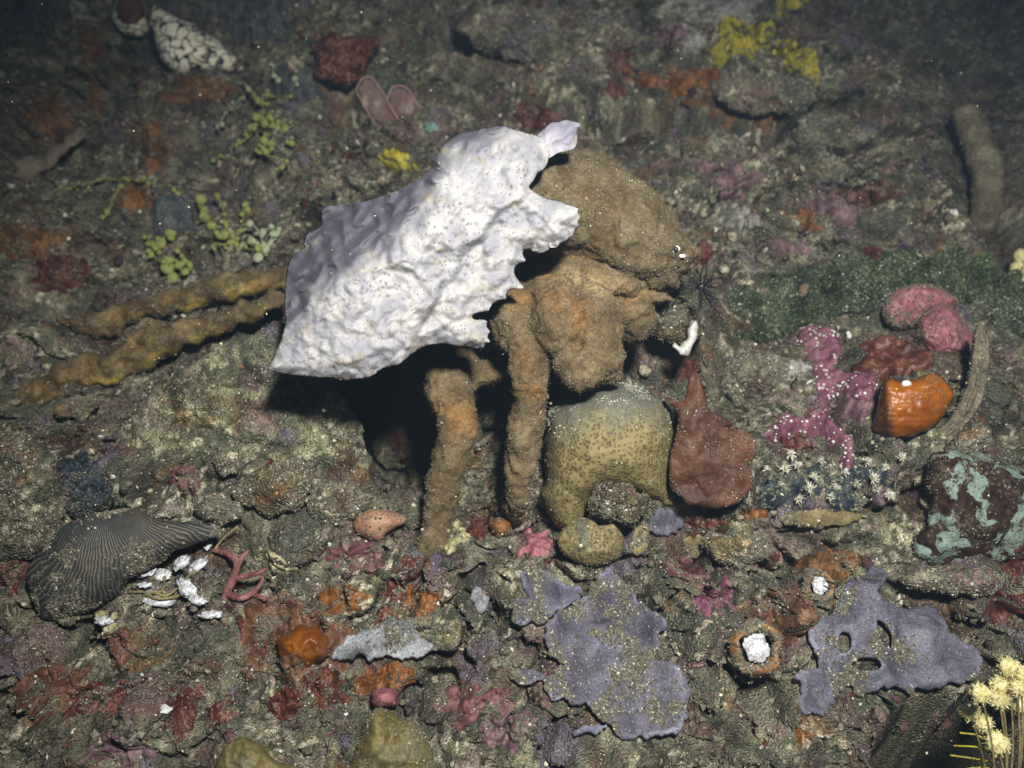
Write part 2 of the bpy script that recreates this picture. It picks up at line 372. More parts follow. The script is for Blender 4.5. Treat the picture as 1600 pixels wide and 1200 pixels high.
# outlines of the plate sponges (photo pixels): the slope lies smooth beneath them
PL = [
 ([(811,909),(819,890),(834,883),(852,890),(866,909),(890,918),(909,922),(914,933),(897,946),(879,957),(860,965),(849,980),(811,984),(802,965),(807,946),(830,939),(819,924)], 'grey purple plate sponge with a rounded upper lobe under the polyp coral', .007, 1, ()),
 ([(927,905),(939,898),(956,894),(972,912),(989,931),(999,950),(1025,976),(1044,987),(1025,999),(1032,1017),(1021,1040),(1055,1044),(1074,1077),(1076,1111),(1074,1145),(1040,1154),(995,1160),(961,1152),(937,1122),(912,1107),(875,1104),(852,1092),(845,1076),(871,1055),(897,1044),(860,1040),(849,1002),(860,972),(890,961),(912,942),(924,924)], 'largest grey purple plate sponge, silt drifted, with an upright pointed lobe', .009, 2, ()),
 ([(892,1147),(912,1137),(939,1134),(956,1143),(924,1152),(897,1155)], 'narrow pale edge of plate sponge poking from silt below the largest plate', .006, 3, ()),
 ([(792,1059),(819,1047),(845,1057),(850,1066),(822,1076),(800,1073)], 'small silted grey plate sponge next to the largest purple plate', .006, 4, ()),
 ([(1356,892),(1375,889),(1386,904),(1375,919),(1367,937),(1394,960),(1416,956),(1431,949),(1456,951),(1465,971),(1480,994),(1502,1009),(1521,1018),(1534,1030),(1525,1061),(1499,1076),(1461,1084),(1424,1086),(1375,1080),(1349,1091),(1334,1093),(1330,1080),(1315,1080),(1306,1091),(1300,1108),(1277,1121),(1251,1119),(1244,1102),(1255,1084),(1232,1061),(1255,1057),(1277,1046),(1270,1020),(1259,994),(1270,979),(1296,967),(1300,937),(1311,919),(1337,911)], 'grey purple plate sponge pierced by holes at the edge of the dark hollow', .008, 5, (blobpoly(1377,999,11,24,-20,1,.15,24), blobpoly(1349,1046,24,12,-5,2,.15,24), blobpoly(1315,1012,11,18,5,3,.15,24))),
 ([(515,1042),(540,1020),(560,1000),(590,985),(620,975),(650,980),(648,998),(672,1010),(676,1030),(640,1033),(590,1030),(577,1046),(570,1032),(545,1040)], 'pale blue grey sponge sliver with jagged end beside orange growth', .010, 6, ()),
 ([(1012,822),(1020,810),(1040,803),(1060,807),(1071,820),(1060,835),(1035,846),(1018,838)], 'small oval purple plate sponge below the red brown sheet sponge', .010, 7, ()),
 ([(733,935),(752,918),(762,940),(766,960),(745,962)], 'tiny bluish plate sponge among red growth beside the crab\'s foot', .006, 8, ()),
]
# ------------------------------------------------------------------ builders for what grows on the slope
def uvpoly(poly):
    u, v, d = hit(poly[:, 0], poly[:, 1]); return np.stack([u, v], 1)
def crust(name, poly, m, thick=.005, edge=.006, lump=.0015, lscale=120, sp=None, plate=0.0, tilt=0.0, seed=0, holes=(), smooth=2, parent=None, fn=None, colfn=None, follow=False, sink=.006, rag=2.0):
    """a growth that lies on the slope with the outline poly (photo pixels). plate>0: a thin plate lifted off the ground, else an encrusting cushion"""
    poly = chaikin(poly, smooth) if smooth else np.asarray(poly, float); q = uvpoly(poly)
    if rag and not follow:
        poly = resample(poly, 2.5); tg = np.roll(poly, -1, 0)-np.roll(poly, 1, 0); tg /= np.maximum(np.hypot(*tg.T), 1e-9)[:, None]
        poly = poly+np.stack([-tg[:, 1], tg[:, 0]], 1)*(rag*2.4*fbm(poly[:, 0]*.06+seed, poly[:, 1]*.06, seed+.4, 4, .6))[:, None]; q = uvpoly(poly)
    hq = [uvpoly(chaikin(h, smooth)) for h in holes]
    size = math.sqrt(max(1e-8, abs(np.cross(q, np.roll(q, -1, 0)).sum()/2)))
    sp = sp or max(.0011, min(.003, size/36))
    s = Sheet(q, sp, hq); u, v = s.p.T
    base = HS(u, v)
    prof = np.sqrt(np.clip(1-(1-np.clip(s.d/edge, 0, 1))**2, 0, 1))
    nz = lump*fbm(u*lscale+seed*3.1, v*lscale+seed*7.7, seed*1.7, 4)
    if plate:
        wob = plate*(.65+.8*fbm(u*22+seed, v*22, seed, 2)); top = base+wob+thick*(.4+.6*prof)+nz*np.minimum(1, s.d/edge)+tilt*s.d
        if fn is not None: top = top+fn(u, v, s)
        bot = base+wob-thick*.35*prof+tilt*s.d
    else:
        if follow: nz = nz+.5*lump*fbm(u*330, v*330, seed, 2)
        top = base+thick*prof+nz*prof-(.0012 if follow else 0)
        if fn is not None: top = top+fn(u, v, s)
        bot = base-sink
    V, T, Q = s.solid(TO, TU, TV, TN, top, bot)
    if follow: r_ = IR(u, v)[:, None]*RD; V = V+np.vstack([r_, r_])
    c = None
    if colfn is not None:
        c = colfn(u, v, s); c = np.vstack([c, c])
    o = mesh_obj(name, V, T, Q, m, parent=parent, col=c, base=tpoint(np.array([q[:, 0].mean()]), np.array([q[:, 1].mean()]))[0])
    o_top = (V, T[:len(s.t)]); GROWTHS.append((q, hq, o_top)); 
    return o, o_top
GROWTHS = []
def pillow(name, poly, d, H, m, back=.02, sp=None, lump=.001, lscale=90, seed=0, smooth=2, parent=None, fn=None, colfn=None, tilt=(0, 0), prof=None, holes=(), iters=260, raw=False, base=None, power=1.0, rag=1.3):
    """a swelling body with outline poly (photo pixels) at depth d; H its swell towards the diver, back how far it reaches behind"""
    poly = chaikin(poly, smooth) if smooth else np.asarray(poly, float)
    c0 = poly.mean(0); k = MM*d
    if rag:   # uneven natural outline
        poly = resample(poly, 2.5); tg = np.roll(poly, -1, 0)-np.roll(poly, 1, 0); tg /= np.maximum(np.hypot(*tg.T), 1e-9)[:, None]
        poly = poly+np.stack([-tg[:, 1], tg[:, 0]], 1)*(rag*2.4*fbm(poly[:, 0]*.045+seed, poly[:, 1]*.045, seed+.4, 2, .4))[:, None]
    q = np.stack([(poly[:, 0]-c0[0])*k, -(poly[:, 1]-c0[1])*k], 1)
    hq = [np.stack([(h[:, 0]-c0[0])*k, -(h[:, 1]-c0[1])*k], 1) for h in [chaikin(h, smooth) for h in holes]]
    size = math.sqrt(abs(np.cross(q, np.roll(q, -1, 0)).sum()/2)); sp = sp or max(.0009, min(.003, size/42))
    s = Sheet(q, sp, hq); x, y = s.p.T
    O = P(c0[0], c0[1], d); D = (O-CAM)/np.linalg.norm(O-CAM)
    dm = s.dome(iters)**power if prof is None else prof(s)
    nz = (lump*fbm(x*lscale+seed*3.3, y*lscale+seed*1.9, seed*2.3, 4)+.3*lump*fbm(x*lscale*3.7, y*lscale*3.7, seed*1.3, 3))*np.minimum(1, s.d/(3*sp))
    top = H*dm+nz+tilt[0]*x+tilt[1]*y
    if fn is not None: top = top+fn(x, y, s)
    bot = -back*np.ones(len(x))+np.minimum(0, tilt[0]*x+tilt[1]*y)
    V, T, Q = s.solid(O, R, UP, -F, top, bot, fit=True)
    # true perspective outline: points off the plane keep their sideways place in the photo's metric
    if raw: return V, T, Q
    c = None
    if colfn is not None:
        c = colfn(x, y, s); c = np.vstack([c, c])
    o = mesh_obj(name, V, T, Q, m, parent=parent, col=c, base=base if base is not None else V[len(s.p):].mean(0))
    return o, (V, T[:len(s.t)])
def blob(name, c, rad, m, lump=.15, lscale=3, seed=0, sub=4, parent=None, axes=None, fn=None, col=None):
    """an uneven rounded body; rad = three radii along R, UP, -F unless axes given"""
    v, t = ICO[sub]; r = 1+lump*fbm(v[:, 0]*lscale*.5+seed*5.1, v[:, 1]*lscale*.5+seed, v[:, 2]*lscale*.5+3, 4)
    if fn is not None: r = r*fn(v)
    A = np.array([R, UP, -F]) if axes is None else axes
    V = np.asarray(c)+(v*r[:, None]*np.asarray(rad))@A
    o = mesh_obj(name, V, t, None, m, parent=parent, base=np.asarray(c), col=col); return o, (V, t)
def silt_on(name, surf, n, parent, size=.0006, cols=((.135,.127,.088),(.185,.172,.122),(.08,.074,.052)), pale=.03, wt=None, m=None):
    V, T = surf; drift_ = sstep(-.15, .35, fbm(V[:, 0]*48+n*.01, V[:, 1]*48, V[:, 2]*48, 3))+.06; wt = drift_ if wt is None else wt*drift_
    pt, nr, _ = sample_tris(V, T, n, wt)
    sz = size*.8*np.clip(RNG.lognormal(0, .5, n), .4, 1.9); Vc, Tc = crumbs(pt, nr, sz)
    ci = RNG.integers(0, len(cols), n); c = np.asarray(cols)[ci]*RNG.uniform(.75, 1.2, (n, 1)); w_ = RNG.random(n) < pale; c[w_] = np.array([.52, .50, .38])*RNG.uniform(.6, 1.15, (w_.sum(), 1))
    o = mesh_obj(name, Vc, Tc, None, m or M_silt, parent=parent, smooth=False, col=np.repeat(np.clip(c, 0, .85), 6, 0)); tag(o, kind='stuff'); return o

# ------------------------------------------------------------------ terrain surface
M_silt = mat('silt', (.8, .8, .8), (1.1, 1.1, 1.1), scale=300, attr=True, rough=.85, bump=.3, bscale=900, spec=.2, mott=0)
def grain(N, L, co, out, h):
    # silt grains: fine light and dark granules, pale sand specks in drifts
    n = N.new('ShaderNodeTexNoise'); n.inputs['Scale'].default_value = 900; n.inputs['Detail'].default_value = 3; n.inputs['Roughness'].default_value = .7; L.new(co, n.inputs['Vector'])
    out = mixnode(N, L, 1.0, out, ramp(N, L, n.outputs['Fac'], [(.30, (.35, .35, .33)), (.5, (.95, .95, .93)), (.68, (1.9, 1.85, 1.7))]), 'MULTIPLY')
    v = voro(N, L, co, 520); s = N.new('ShaderNodeSeparateColor'); L.new(v.outputs['Color'], s.inputs[0])
    dn = N.new('ShaderNodeTexNoise'); dn.inputs['Scale'].default_value = 45; dn.inputs['Detail'].default_value = 3; L.new(co, dn.inputs['Vector'])
    k = math_(N, L, 'GREATER_THAN', math_(N, L, 'ADD', s.outputs[0], math_(N, L, 'MULTIPLY', dn.outputs['Fac'], .5)), 1.16)
    k = math_(N, L, 'MULTIPLY', k, math_(N, L, 'LESS_THAN', v.outputs['Distance'], .30))
    out = mixnode(N, L, math_(N, L, 'MULTIPLY', k, .8), out, (.50, .48, .36))
    return out, math_(N, L, 'ADD', h, math_(N, L, 'MULTIPLY', math_(N, L, 'SUBTRACT', 1.0, v.outputs['Distance']), .6))
M_reef = mat('reef rock', (.6, .6, .57), (1.3, 1.27, 1.2), scale=260, attr=True, rough=.85, bump=1.0, bscale=420, spec=.2, lo=.3, hi=.68, dist=.0024, extra=grain, mott=0)
rough_ = .0125*fbm(gu*38, gv*38, 7.1, 4, .48)
f1, f2, wid = worley(gu*52+.4*perlin(gu*60, gv*60, 1), gv*52)
rough_ += 0.0055*(1-np.clip(f1*1.25, 0, 1)**2)*(wid > .35)
f1c, f2c, widc = worley(gu*27+.5*perlin(gu*40, gv*40, 5), gv*27+.5*perlin(gu*40, gv*40, 9), 9)
rough_ += .011*(1-np.clip(f1c*1.3, 0, 1)**2)*(widc > .45)-.006*np.exp(-((f2c-f1c)/.10)**2)
f1b, f2b, widb = worley(gu*150, gv*150, 5)
rough_ += 0.0015*(1-np.clip(f1b*1.2, 0, 1)**2)*(widb > .3)
rough_ += .0014*fbm(gu*240, gv*240, 3.3, 3, .6)
crev = np.abs(fbm(gu*17, gv*17, 12.2, 3)); rough_ -= .026*np.exp(-(crev/.06)**2)*sstep(-.1, .25, perlin(gu*6, gv*6, 4.4))
# the slope is smoother where plates lie on it
for poly, lab, lift, sd, hl in PL:
    q = uvpoly(chaikin(np.asarray(poly, float), 1)); lo, hi = q.min(0)-.012, q.max(0)+.012
    ju, jv = np.searchsorted(GU, [lo[0], hi[0]]), np.searchsorted(GV, [lo[1], hi[1]]); su, sv = gu[jv[0]:jv[1], ju[0]:ju[1]], gv[jv[0]:jv[1], ju[0]:ju[1]]
    pts = np.stack([su.ravel(), sv.ravel()], 1); sd_ = np.where(inpoly(pts, q), -1, 1)*edgedist(pts, q); k = sstep(.010, -.004, sd_).reshape(su.shape)
    blk = rough_[jv[0]:jv[1], ju[0]:ju[1]]; rough_[jv[0]:jv[1], ju[0]:ju[1]] = blk*(1-.75*k)-.002*k
hF = hS+rough_
RD = -F    # the small relief stands out towards open water
TX = TO+gu[..., None]*TU+gv[..., None]*TV+hS[..., None]*TN+rough_[..., None]*RD
# colours: silt turf, bare pale rubble, dark film, encrusting red, orange, pink and purple growth
def colour_field(u, v, hr):
    n1 = fbm(u*26, v*26, 1.1, 4); n2 = fbm(u*70, v*70, 2.2, 4); n3 = fbm(u*210, v*210, 3.7, 3)
    c = lerp3((.072, .073, .051), (.185, .180, .128), sstep(-.35, .45, n2+.4*n3))
    c = lerp3(c, (.024, .020, .018), sstep(.18, .42, fbm(u*33, v*33, 88., 4)+.3*n3)*.8)
    c = lerp3(c, (.075, .078, .062), sstep(.15, .5, -n1)*.8)
    pale = sstep(.22, .42, n3+.35*n1)*sstep(-.25, .25, fbm(u*14, v*14, 9.9, 2)); c = lerp3(c, (.50, .47, .36), pale*.85)
    for k, (cc, thr, sc, z, w_) in enumerate([((.068, .024, .017), .37, 24, 21., .6), ((.15, .072, .028), .43, 30, 32., .6), ((.17, .10, .11), .40, 26, 43., .6), ((.115, .095, .145), .43, 22, 54., .65), ((.075, .045, .05), .34, 34, 75., .6)]):
        f = fbm(u*sc, v*sc, z, 4)+.25*n3; c = lerp3(c, np.asarray(cc), sstep(thr, thr+.12, f)*w_)
    return c
cT = colour_field(gu, gv, rough_)
nr_, nc_ = gu.shape; idx = np.arange(nr_*nc_).reshape(nr_, nc_)
TQ = np.stack([idx[:-1, :-1], idx[:-1, 1:], idx[1:, 1:], idx[1:, :-1]], -1).reshape(-1, 4)
reef = mesh_obj('reef_slope', TX.reshape(-1, 3), None, TQ, M_reef, col=cT.reshape(-1, 3), base=TO)
tag(reef, 'silt covered reef slope of rubble and encrusting growth', 'reef', kind='structure')
dU = np.gradient(TX, axis=1); dV = np.gradient(TX, axis=0); TNRM = np.cross(dU, dV); TNRM /= np.linalg.norm(TNRM, axis=-1)[..., None]
IR = Interp(rough_); IN = [Interp(TNRM[..., k]) for k in range(3)]; IC = [Interp(cT[..., k]) for k in range(3)]
def fpoint(u, v, h=0.0):
    return TO+u[:, None]*TU+v[:, None]*TV+(HS(u, v)+h)[:, None]*TN+IR(u, v)[:, None]*RD
def scatter_uv(n, umax=.58, v0=-.36, v1=.62): return RNG.uniform(-umax, umax, n), RNG.uniform(v0, v1, n)
def ground_cover():
    # ragged silt turf: tiny lumps in drifts
    u, v = scatter_uv(230000); k = fbm(u*20, v*20, 5.5, 4)+.5*fbm(u*90, v*90, 6.6, 2); keep = k > RNG.uniform(-.45, .5, len(u)); u, v = u[keep], v[keep]
    free = np.ones(len(u), bool)
    for q, hq, _ in GROWTHS:
        ins = inpoly(np.stack([u, v], 1), q)
        for h in hq: ins &= ~inpoly(np.stack([u, v], 1), h)
        free &= ~ins
    u, v = u[free], v[free]; n = len(u)
    pt = fpoint(u, v); nr = np.stack([f(u, v) for f in IN], 1); nr /= np.linalg.norm(nr, axis=1)[:, None]
    sz = np.clip(.00068*RNG.lognormal(0, .5, n), .0003, .0024); V, T = crumbs(pt, nr, sz, sink=.45)
    base = np.stack([f(u, v) for f in IC], 1); c = .45*base+.55*np.array([.150, .140, .096])*RNG.uniform(.6, 1.35, (n, 1)); 
    pl = RNG.random(n) < .018; c[pl] = np.array([.55, .52, .40])*RNG.uniform(.7, 1.25, (pl.sum(), 1))
    dk = RNG.random(n) < .10; c[dk] = np.array([.05, .05, .04])
    rd = RNG.random(n) < .012; c[rd] = np.array([.14, .04, .025])
    o = mesh_obj('silt_turf', V, T, None, M_silt, smooth=False, col=np.repeat(np.clip(c, 0, .85), 6, 0), base=TO)
    tag(o, 'ragged olive grey silt and turf crumbs all over the reef', 'silt', kind='stuff')
    # short filaments
    u, v = scatter_uv(52000); k = fbm(u*16, v*16, 15.5, 3); keep = k > RNG.uniform(-.1, .6, len(u)); u, v = u[keep], v[keep]; n = len(u)
    free = np.ones(n, bool)
    for q, hq, _ in GROWTHS: free &= ~inpoly(np.stack([u, v], 1), q)
    u, v = u[free], v[free]; n = len(u)
    nr = np.stack([f(u, v) for f in IN], 1); V, T, Q = fuzz(fpoint(u, v), nr, .0045*RNG.lognormal(0, .4, n), .00022, lean=.8)
    c = np.where(RNG.random((n, 1)) < .5, np.array([[.16, .15, .10]]), np.array([[.24, .22, .16]]))*RNG.uniform(.6, 1.3, (n, 1))
    o = mesh_obj('turf_filaments', V, T, Q, M_silt, smooth=False, col=np.repeat(c, 5, 0), base=TO)
    tag(o, 'fine brown filaments of turf algae over the reef', 'turf', kind='stuff')

def rubble():
    # broken bits of coral, shell, crust and sponge lying everywhere
    vv, tt = ICO[1]; n0 = 9000; u, v = scatter_uv(n0); dens = fbm(u*12, v*12, 61., 3); keep = dens > RNG.uniform(-.6, .35, n0); u, v = u[keep], v[keep]
    p2 = np.stack([u, v], 1); free = np.ones(len(u), bool)
    for q, hq, _ in GROWTHS: free &= ~inpoly(p2, q)
    u, v = u[free], v[free]; n = len(u)
    sz = np.clip(.0021*RNG.lognormal(0, .5, n), .0009, .0065); nr = np.stack([f(u, v) for f in IN], 1); pt = fpoint(u, v)+nr*sz[:, None]*.25
    A, _ = np.linalg.qr(RNG.normal(0, 1, (n, 3, 3))); ax = np.stack([RNG.uniform(.8, 1.5, n), RNG.uniform(.6, 1.1, n), RNG.uniform(.3, .8, n)], 1)
    r = 1+.45*RNG.normal(0, .5, (n, len(vv)))
    L_ = vv[None]*r[..., None]*ax[:, None]*sz[:, None, None]; V = pt[:, None]+np.einsum('nij,nkj->nki', A, L_)
    pal = np.array([(.15, .14, .10), (.11, .105, .075), (.20, .185, .135), (.30, .28, .21), (.055, .05, .04), (.075, .022, .018), (.13, .05, .022), (.15, .085, .09), (.11, .10, .125), (.44, .42, .33), (.09, .05, .05), (.17, .12, .04)])
    pr = np.array([.22, .22, .15, .08, .12, .04, .03, .035, .04, .03, .03, .012]); zone = np.clip(fbm(u*9, v*9, 71., 2), -.5, .5)
    ci = RNG.choice(len(pal), n, p=pr/pr.sum()); c = pal[ci]*RNG.uniform(.7, 1.35, (n, 1))
    o = mesh_obj('rubble', V.reshape(-1, 3), (np.arange(n)[:, None, None]*len(vv)+tt[None]).reshape(-1, 3), None, M_reef, col=np.repeat(c, len(vv), 0), base=TO)
    tag(o, 'broken bits of coral and shell rubble strewn over the reef', 'rubble', kind='stuff')
    # small leafy sprigs
    n0 = 4200; u, v = scatter_uv(n0); keep = fbm(u*15, v*15, 91., 3) > RNG.uniform(-.2, .45, n0); u, v = u[keep], v[keep]; free = np.ones(len(u), bool)
    for q, hq, _ in GROWTHS: free &= ~inpoly(np.stack([u, v], 1), q)
    u, v = u[free], v[free]; m_ = len(u); k = 12; uu = np.repeat(u, k)+RNG.normal(0, .0016, m_*k); vw = np.repeat(v, k)+RNG.normal(0, .0016, m_*k)
    nr = np.stack([f(uu, vw) for f in IN], 1); ln = np.repeat(.0048*RNG.lognormal(0, .3, m_), k)*RNG.uniform(.6, 1.2, m_*k)
    V, T, Q = fuzz(fpoint(uu, vw), nr, ln, ln*.13, lean=.75)
    pal = np.array([(.055, .02, .015), (.09, .075, .04), (.12, .11, .07), (.05, .05, .03), (.10, .05, .03), (.13, .08, .075), (.20, .18, .12)])
    c = np.repeat(pal[RNG.choice(len(pal), m_, p=[.15, .25, .22, .16, .09, .05, .08])]*RNG.uniform(.7, 1.3, (m_, 1)), k, 0)
    o = mesh_obj('algae_sprigs', V, T, Q, M_silt, smooth=False, col=np.repeat(c, 5, 0), base=TO); tag(o, 'short dark leafy sprigs of alga scattered over the reef', 'algae', kind='stuff')
# ------------------------------------------------------------------ the white sponge carried by the crab
def sponge():
    out = [(857,220),(860,236),(855,258),(848,266),(840,270),(834,282),(825,293),(838,302),(852,309),(866,313),(880,316),(893,321),(905,325),(903,332),(908,340),(903,346),(906,355),(898,358),(897,369),(889,369),(885,379),(877,378),(872,387),(862,386),(853,394),(845,394),(835,388),(826,388),(818,391),(816,398),(824,408),(812,411),(805,416),(803,427),(809,437),(822,451),(808,451),(795,452),(791,460),(793,467),(781,469),(770,474),(766,481),(763,487),(752,487),(745,489),(738,493),(738,498),(746,501),(755,500),(763,502),(759,511),(768,518),(761,524),(768,537),(757,535),(758,544),(745,545),(730,541),(715,542),(703,538),(690,537),(665,540),(645,552),(625,570),(608,573),(595,576),(583,588),(570,592),(552,592),(535,595),(518,590),(500,590),(475,588),(450,585),(430,582),(415,577),(424,566),(430,550),(440,528),(447,500),(444,475),(445,450),(447,428),(450,410),(458,396),(475,390),(474,376),(480,365),(492,360),(505,350),(500,334),(507,320),(525,322),(550,317),(568,316),(585,310),(606,304),(625,295),(642,286),(660,275),(672,266),(680,255),(685,240),(695,225),(706,216),(715,210),(732,206),(750,202),(768,199),(785,195),(800,202),(815,205),(828,210),(843,212)]
    flap = [(835,214),(850,202),(862,190),(872,192),(882,187),(893,189),(910,194),(901,204),(903,218),(899,232),(888,236),(872,238),(855,250),(838,240)]
    d0 = .655; k = MM*d0; c0 = np.array([670., 400.])
    ridge = np.array([(405,600),(432,556),(470,500),(505,455),(550,424),(600,392),(650,342),(687,286),(715,240),(800,205),(900,180)], float)
    fold = np.array([(905,300),(830,300),(775,335),(752,372),(722,398),(718,425),(690,440),(684,470),(660,505),(640,545)], float)
    def sdl(p, line):
        """distance to a polyline and side (positive towards lower right)"""
        best = np.full(len(p), 1e9); side = np.zeros(len(p))
        for a, b in zip(line[:-1], line[1:]):
            ab = b-a; t = np.clip(((p-a)@ab)/(ab@ab), 0, 1); r = p-a-t[:, None]*ab; dd = np.hypot(*r.T); s = np.sign(ab[0]*(p[:, 1]-a[1])-ab[1]*(p[:, 0]-a[0]))
            m = dd < best-1e-6; best = np.where(m, dd, best); side = np.where(m, s, side)
        return best, side
    def make(out, extra=0, seed=0):
        poly = np.array(out, float); poly = resample(chaikin(poly, 1), 2.5)
        q = np.stack([(poly[:, 0]-c0[0])*k, -(poly[:, 1]-c0[1])*k], 1); s = Sheet(q, .00085); x, y = s.p.T
        pp = np.stack([x/k+c0[0], -y/k+c0[1]], 1)
        rd, rs = sdl(pp, ridge); fd, fs = sdl(pp, fold)
        rdm = rd*k; h = np.where(rs > 0, .046-.30*rdm+.9*rdm**2, .046-2.3*rdm+7*rdm**2)
        h = s.smooth(h, 120, fix=False)
        h += -.018*sstep(560, 430, pp[:, 0])-.022*sstep(330, 200, pp[:, 1])+.010*sstep(720, 880, pp[:, 0])*sstep(270, 320, pp[:, 1])
        fm = s.smooth(np.where(fs > 0, 1.0, 0.0), 6, fix=False); h += .0075*fm*np.exp(-(fd/90)**2)*sstep(920, 800, pp[:, 0])
        # lumps drawn out along the diagonal
        a = math.radians(40); ex, ey = x*math.cos(a)+y*math.sin(a), -x*math.sin(a)+y*math.cos(a)
        wx = .010*perlin(ex*60, ey*60, 3+seed); wy = .010*perlin(ex*60+9, ey*60, 8+seed)
        inn = np.clip(s.d/.012, 0, 1)
        h += .0046*perlin(ex*26+wx*40, ey*42+wy*40, 1.1)+.0024*perlin(ex*58+wx*60, ey*80+wy*60, 4.2)
        rid = 1-np.abs(perlin(ex*48+wx*70, ey*78+wy*70, 6.2))*2; h += .0005*np.clip(rid, 0, 1)**2
        g1 = worley(ex*62+wx*90, ey*95+wy*90, 2)[0]; g2 = worley(ex*150, ey*190, 4)[0]; h += .0024*np.exp(-(g1/.40)**2)+.0013*np.exp(-(g2/.38)**2)
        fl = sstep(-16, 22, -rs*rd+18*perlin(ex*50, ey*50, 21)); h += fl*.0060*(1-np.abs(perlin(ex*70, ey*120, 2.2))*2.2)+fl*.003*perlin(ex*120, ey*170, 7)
        h += .0022*perlin(ex*110, ey*150, 22)+.0013*perlin(x*190, y*190, 2)+.0006*perlin(x*420, y*420, 5)
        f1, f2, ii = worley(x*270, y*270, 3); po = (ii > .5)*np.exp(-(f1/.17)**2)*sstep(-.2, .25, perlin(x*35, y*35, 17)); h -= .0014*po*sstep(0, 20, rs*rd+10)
        # rolled edge, thin near the rim
        h -= .008*(1-np.clip(s.d/.012, 0, 1))**2
        h += extra
        th = .0016+.011*np.clip(s.d/.03, 0, 1)
        O = P(c0[0], c0[1], d0)
        V, T, Q = s.solid(O, R, UP, -F, h, h-th, fit=True)
        gr = fbm(x*60, y*60, 4, 4); c = lerp3((.290, .286, .308), (.410, .403, .394), sstep(-.4, .35, gr))
        c = lerp3(c, (.085, .082, .108), fl*.9)  # shade of the turned-away flank put into the colour, with its violet tint
        rim = (1-np.clip(s.d/.004, 0, 1))*sstep(0, .35, perlin(x*70, y*70, 9))*sstep(430, 480, pp[:, 1]); c = lerp3(c, (.34, .30, .19), rim*.8)
        st = sstep(.36, .46, fbm(x*75, y*75, 13, 3))*sstep(.35, .1, np.abs(perlin(x*24, y*24, 31)));  c = lerp3(c, (.30, .26, .16), st*.45)
        c = lerp3(c, (.08, .075, .085), np.clip(po*1.3, 0, 1)*.85*(1-fl))  # shade inside the pits put into the colour
        return V, T, Q, np.vstack([c, c]), len(s.t)
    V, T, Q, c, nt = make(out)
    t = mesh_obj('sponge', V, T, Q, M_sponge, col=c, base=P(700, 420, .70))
    tag(t, 'large white lavender sponge with ragged toothed edge carried on the crab\'s back', 'sponge')
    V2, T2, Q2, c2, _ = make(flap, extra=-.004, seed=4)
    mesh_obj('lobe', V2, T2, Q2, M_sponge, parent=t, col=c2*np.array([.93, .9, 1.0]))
    # silty crumbs and a caught strand on the sponge
    silt_on('silt', (V, T[:nt]), 50, t, .0004, cols=((.42,.37,.22),(.5,.45,.32),(.34,.31,.24)), pale=.1)
def pores(N, L, co, out, h):
    v = voro(N, L, co, 480); s = N.new('ShaderNodeSeparateColor'); L.new(v.outputs['Color'], s.inputs[0])
    k = math_(N, L, 'MULTIPLY', math_(N, L, 'LESS_THAN', v.outputs['Distance'], .26), math_(N, L, 'GREATER_THAN', s.outputs[0], .72))  # small pores too have their shade painted into the colour
    return mixnode(N, L, math_(N, L, 'MULTIPLY', k, .8), out, (.15, .14, .16)), h
M_sponge = mat('sponge white', (.90, .90, .92), (1.04, 1.03, 1.0), scale=90, attr=True, rough=.9, bump=.35, bscale=420, spec=.1, sss=.2, sssr=.003, extra=pores, mott=0)
sponge()

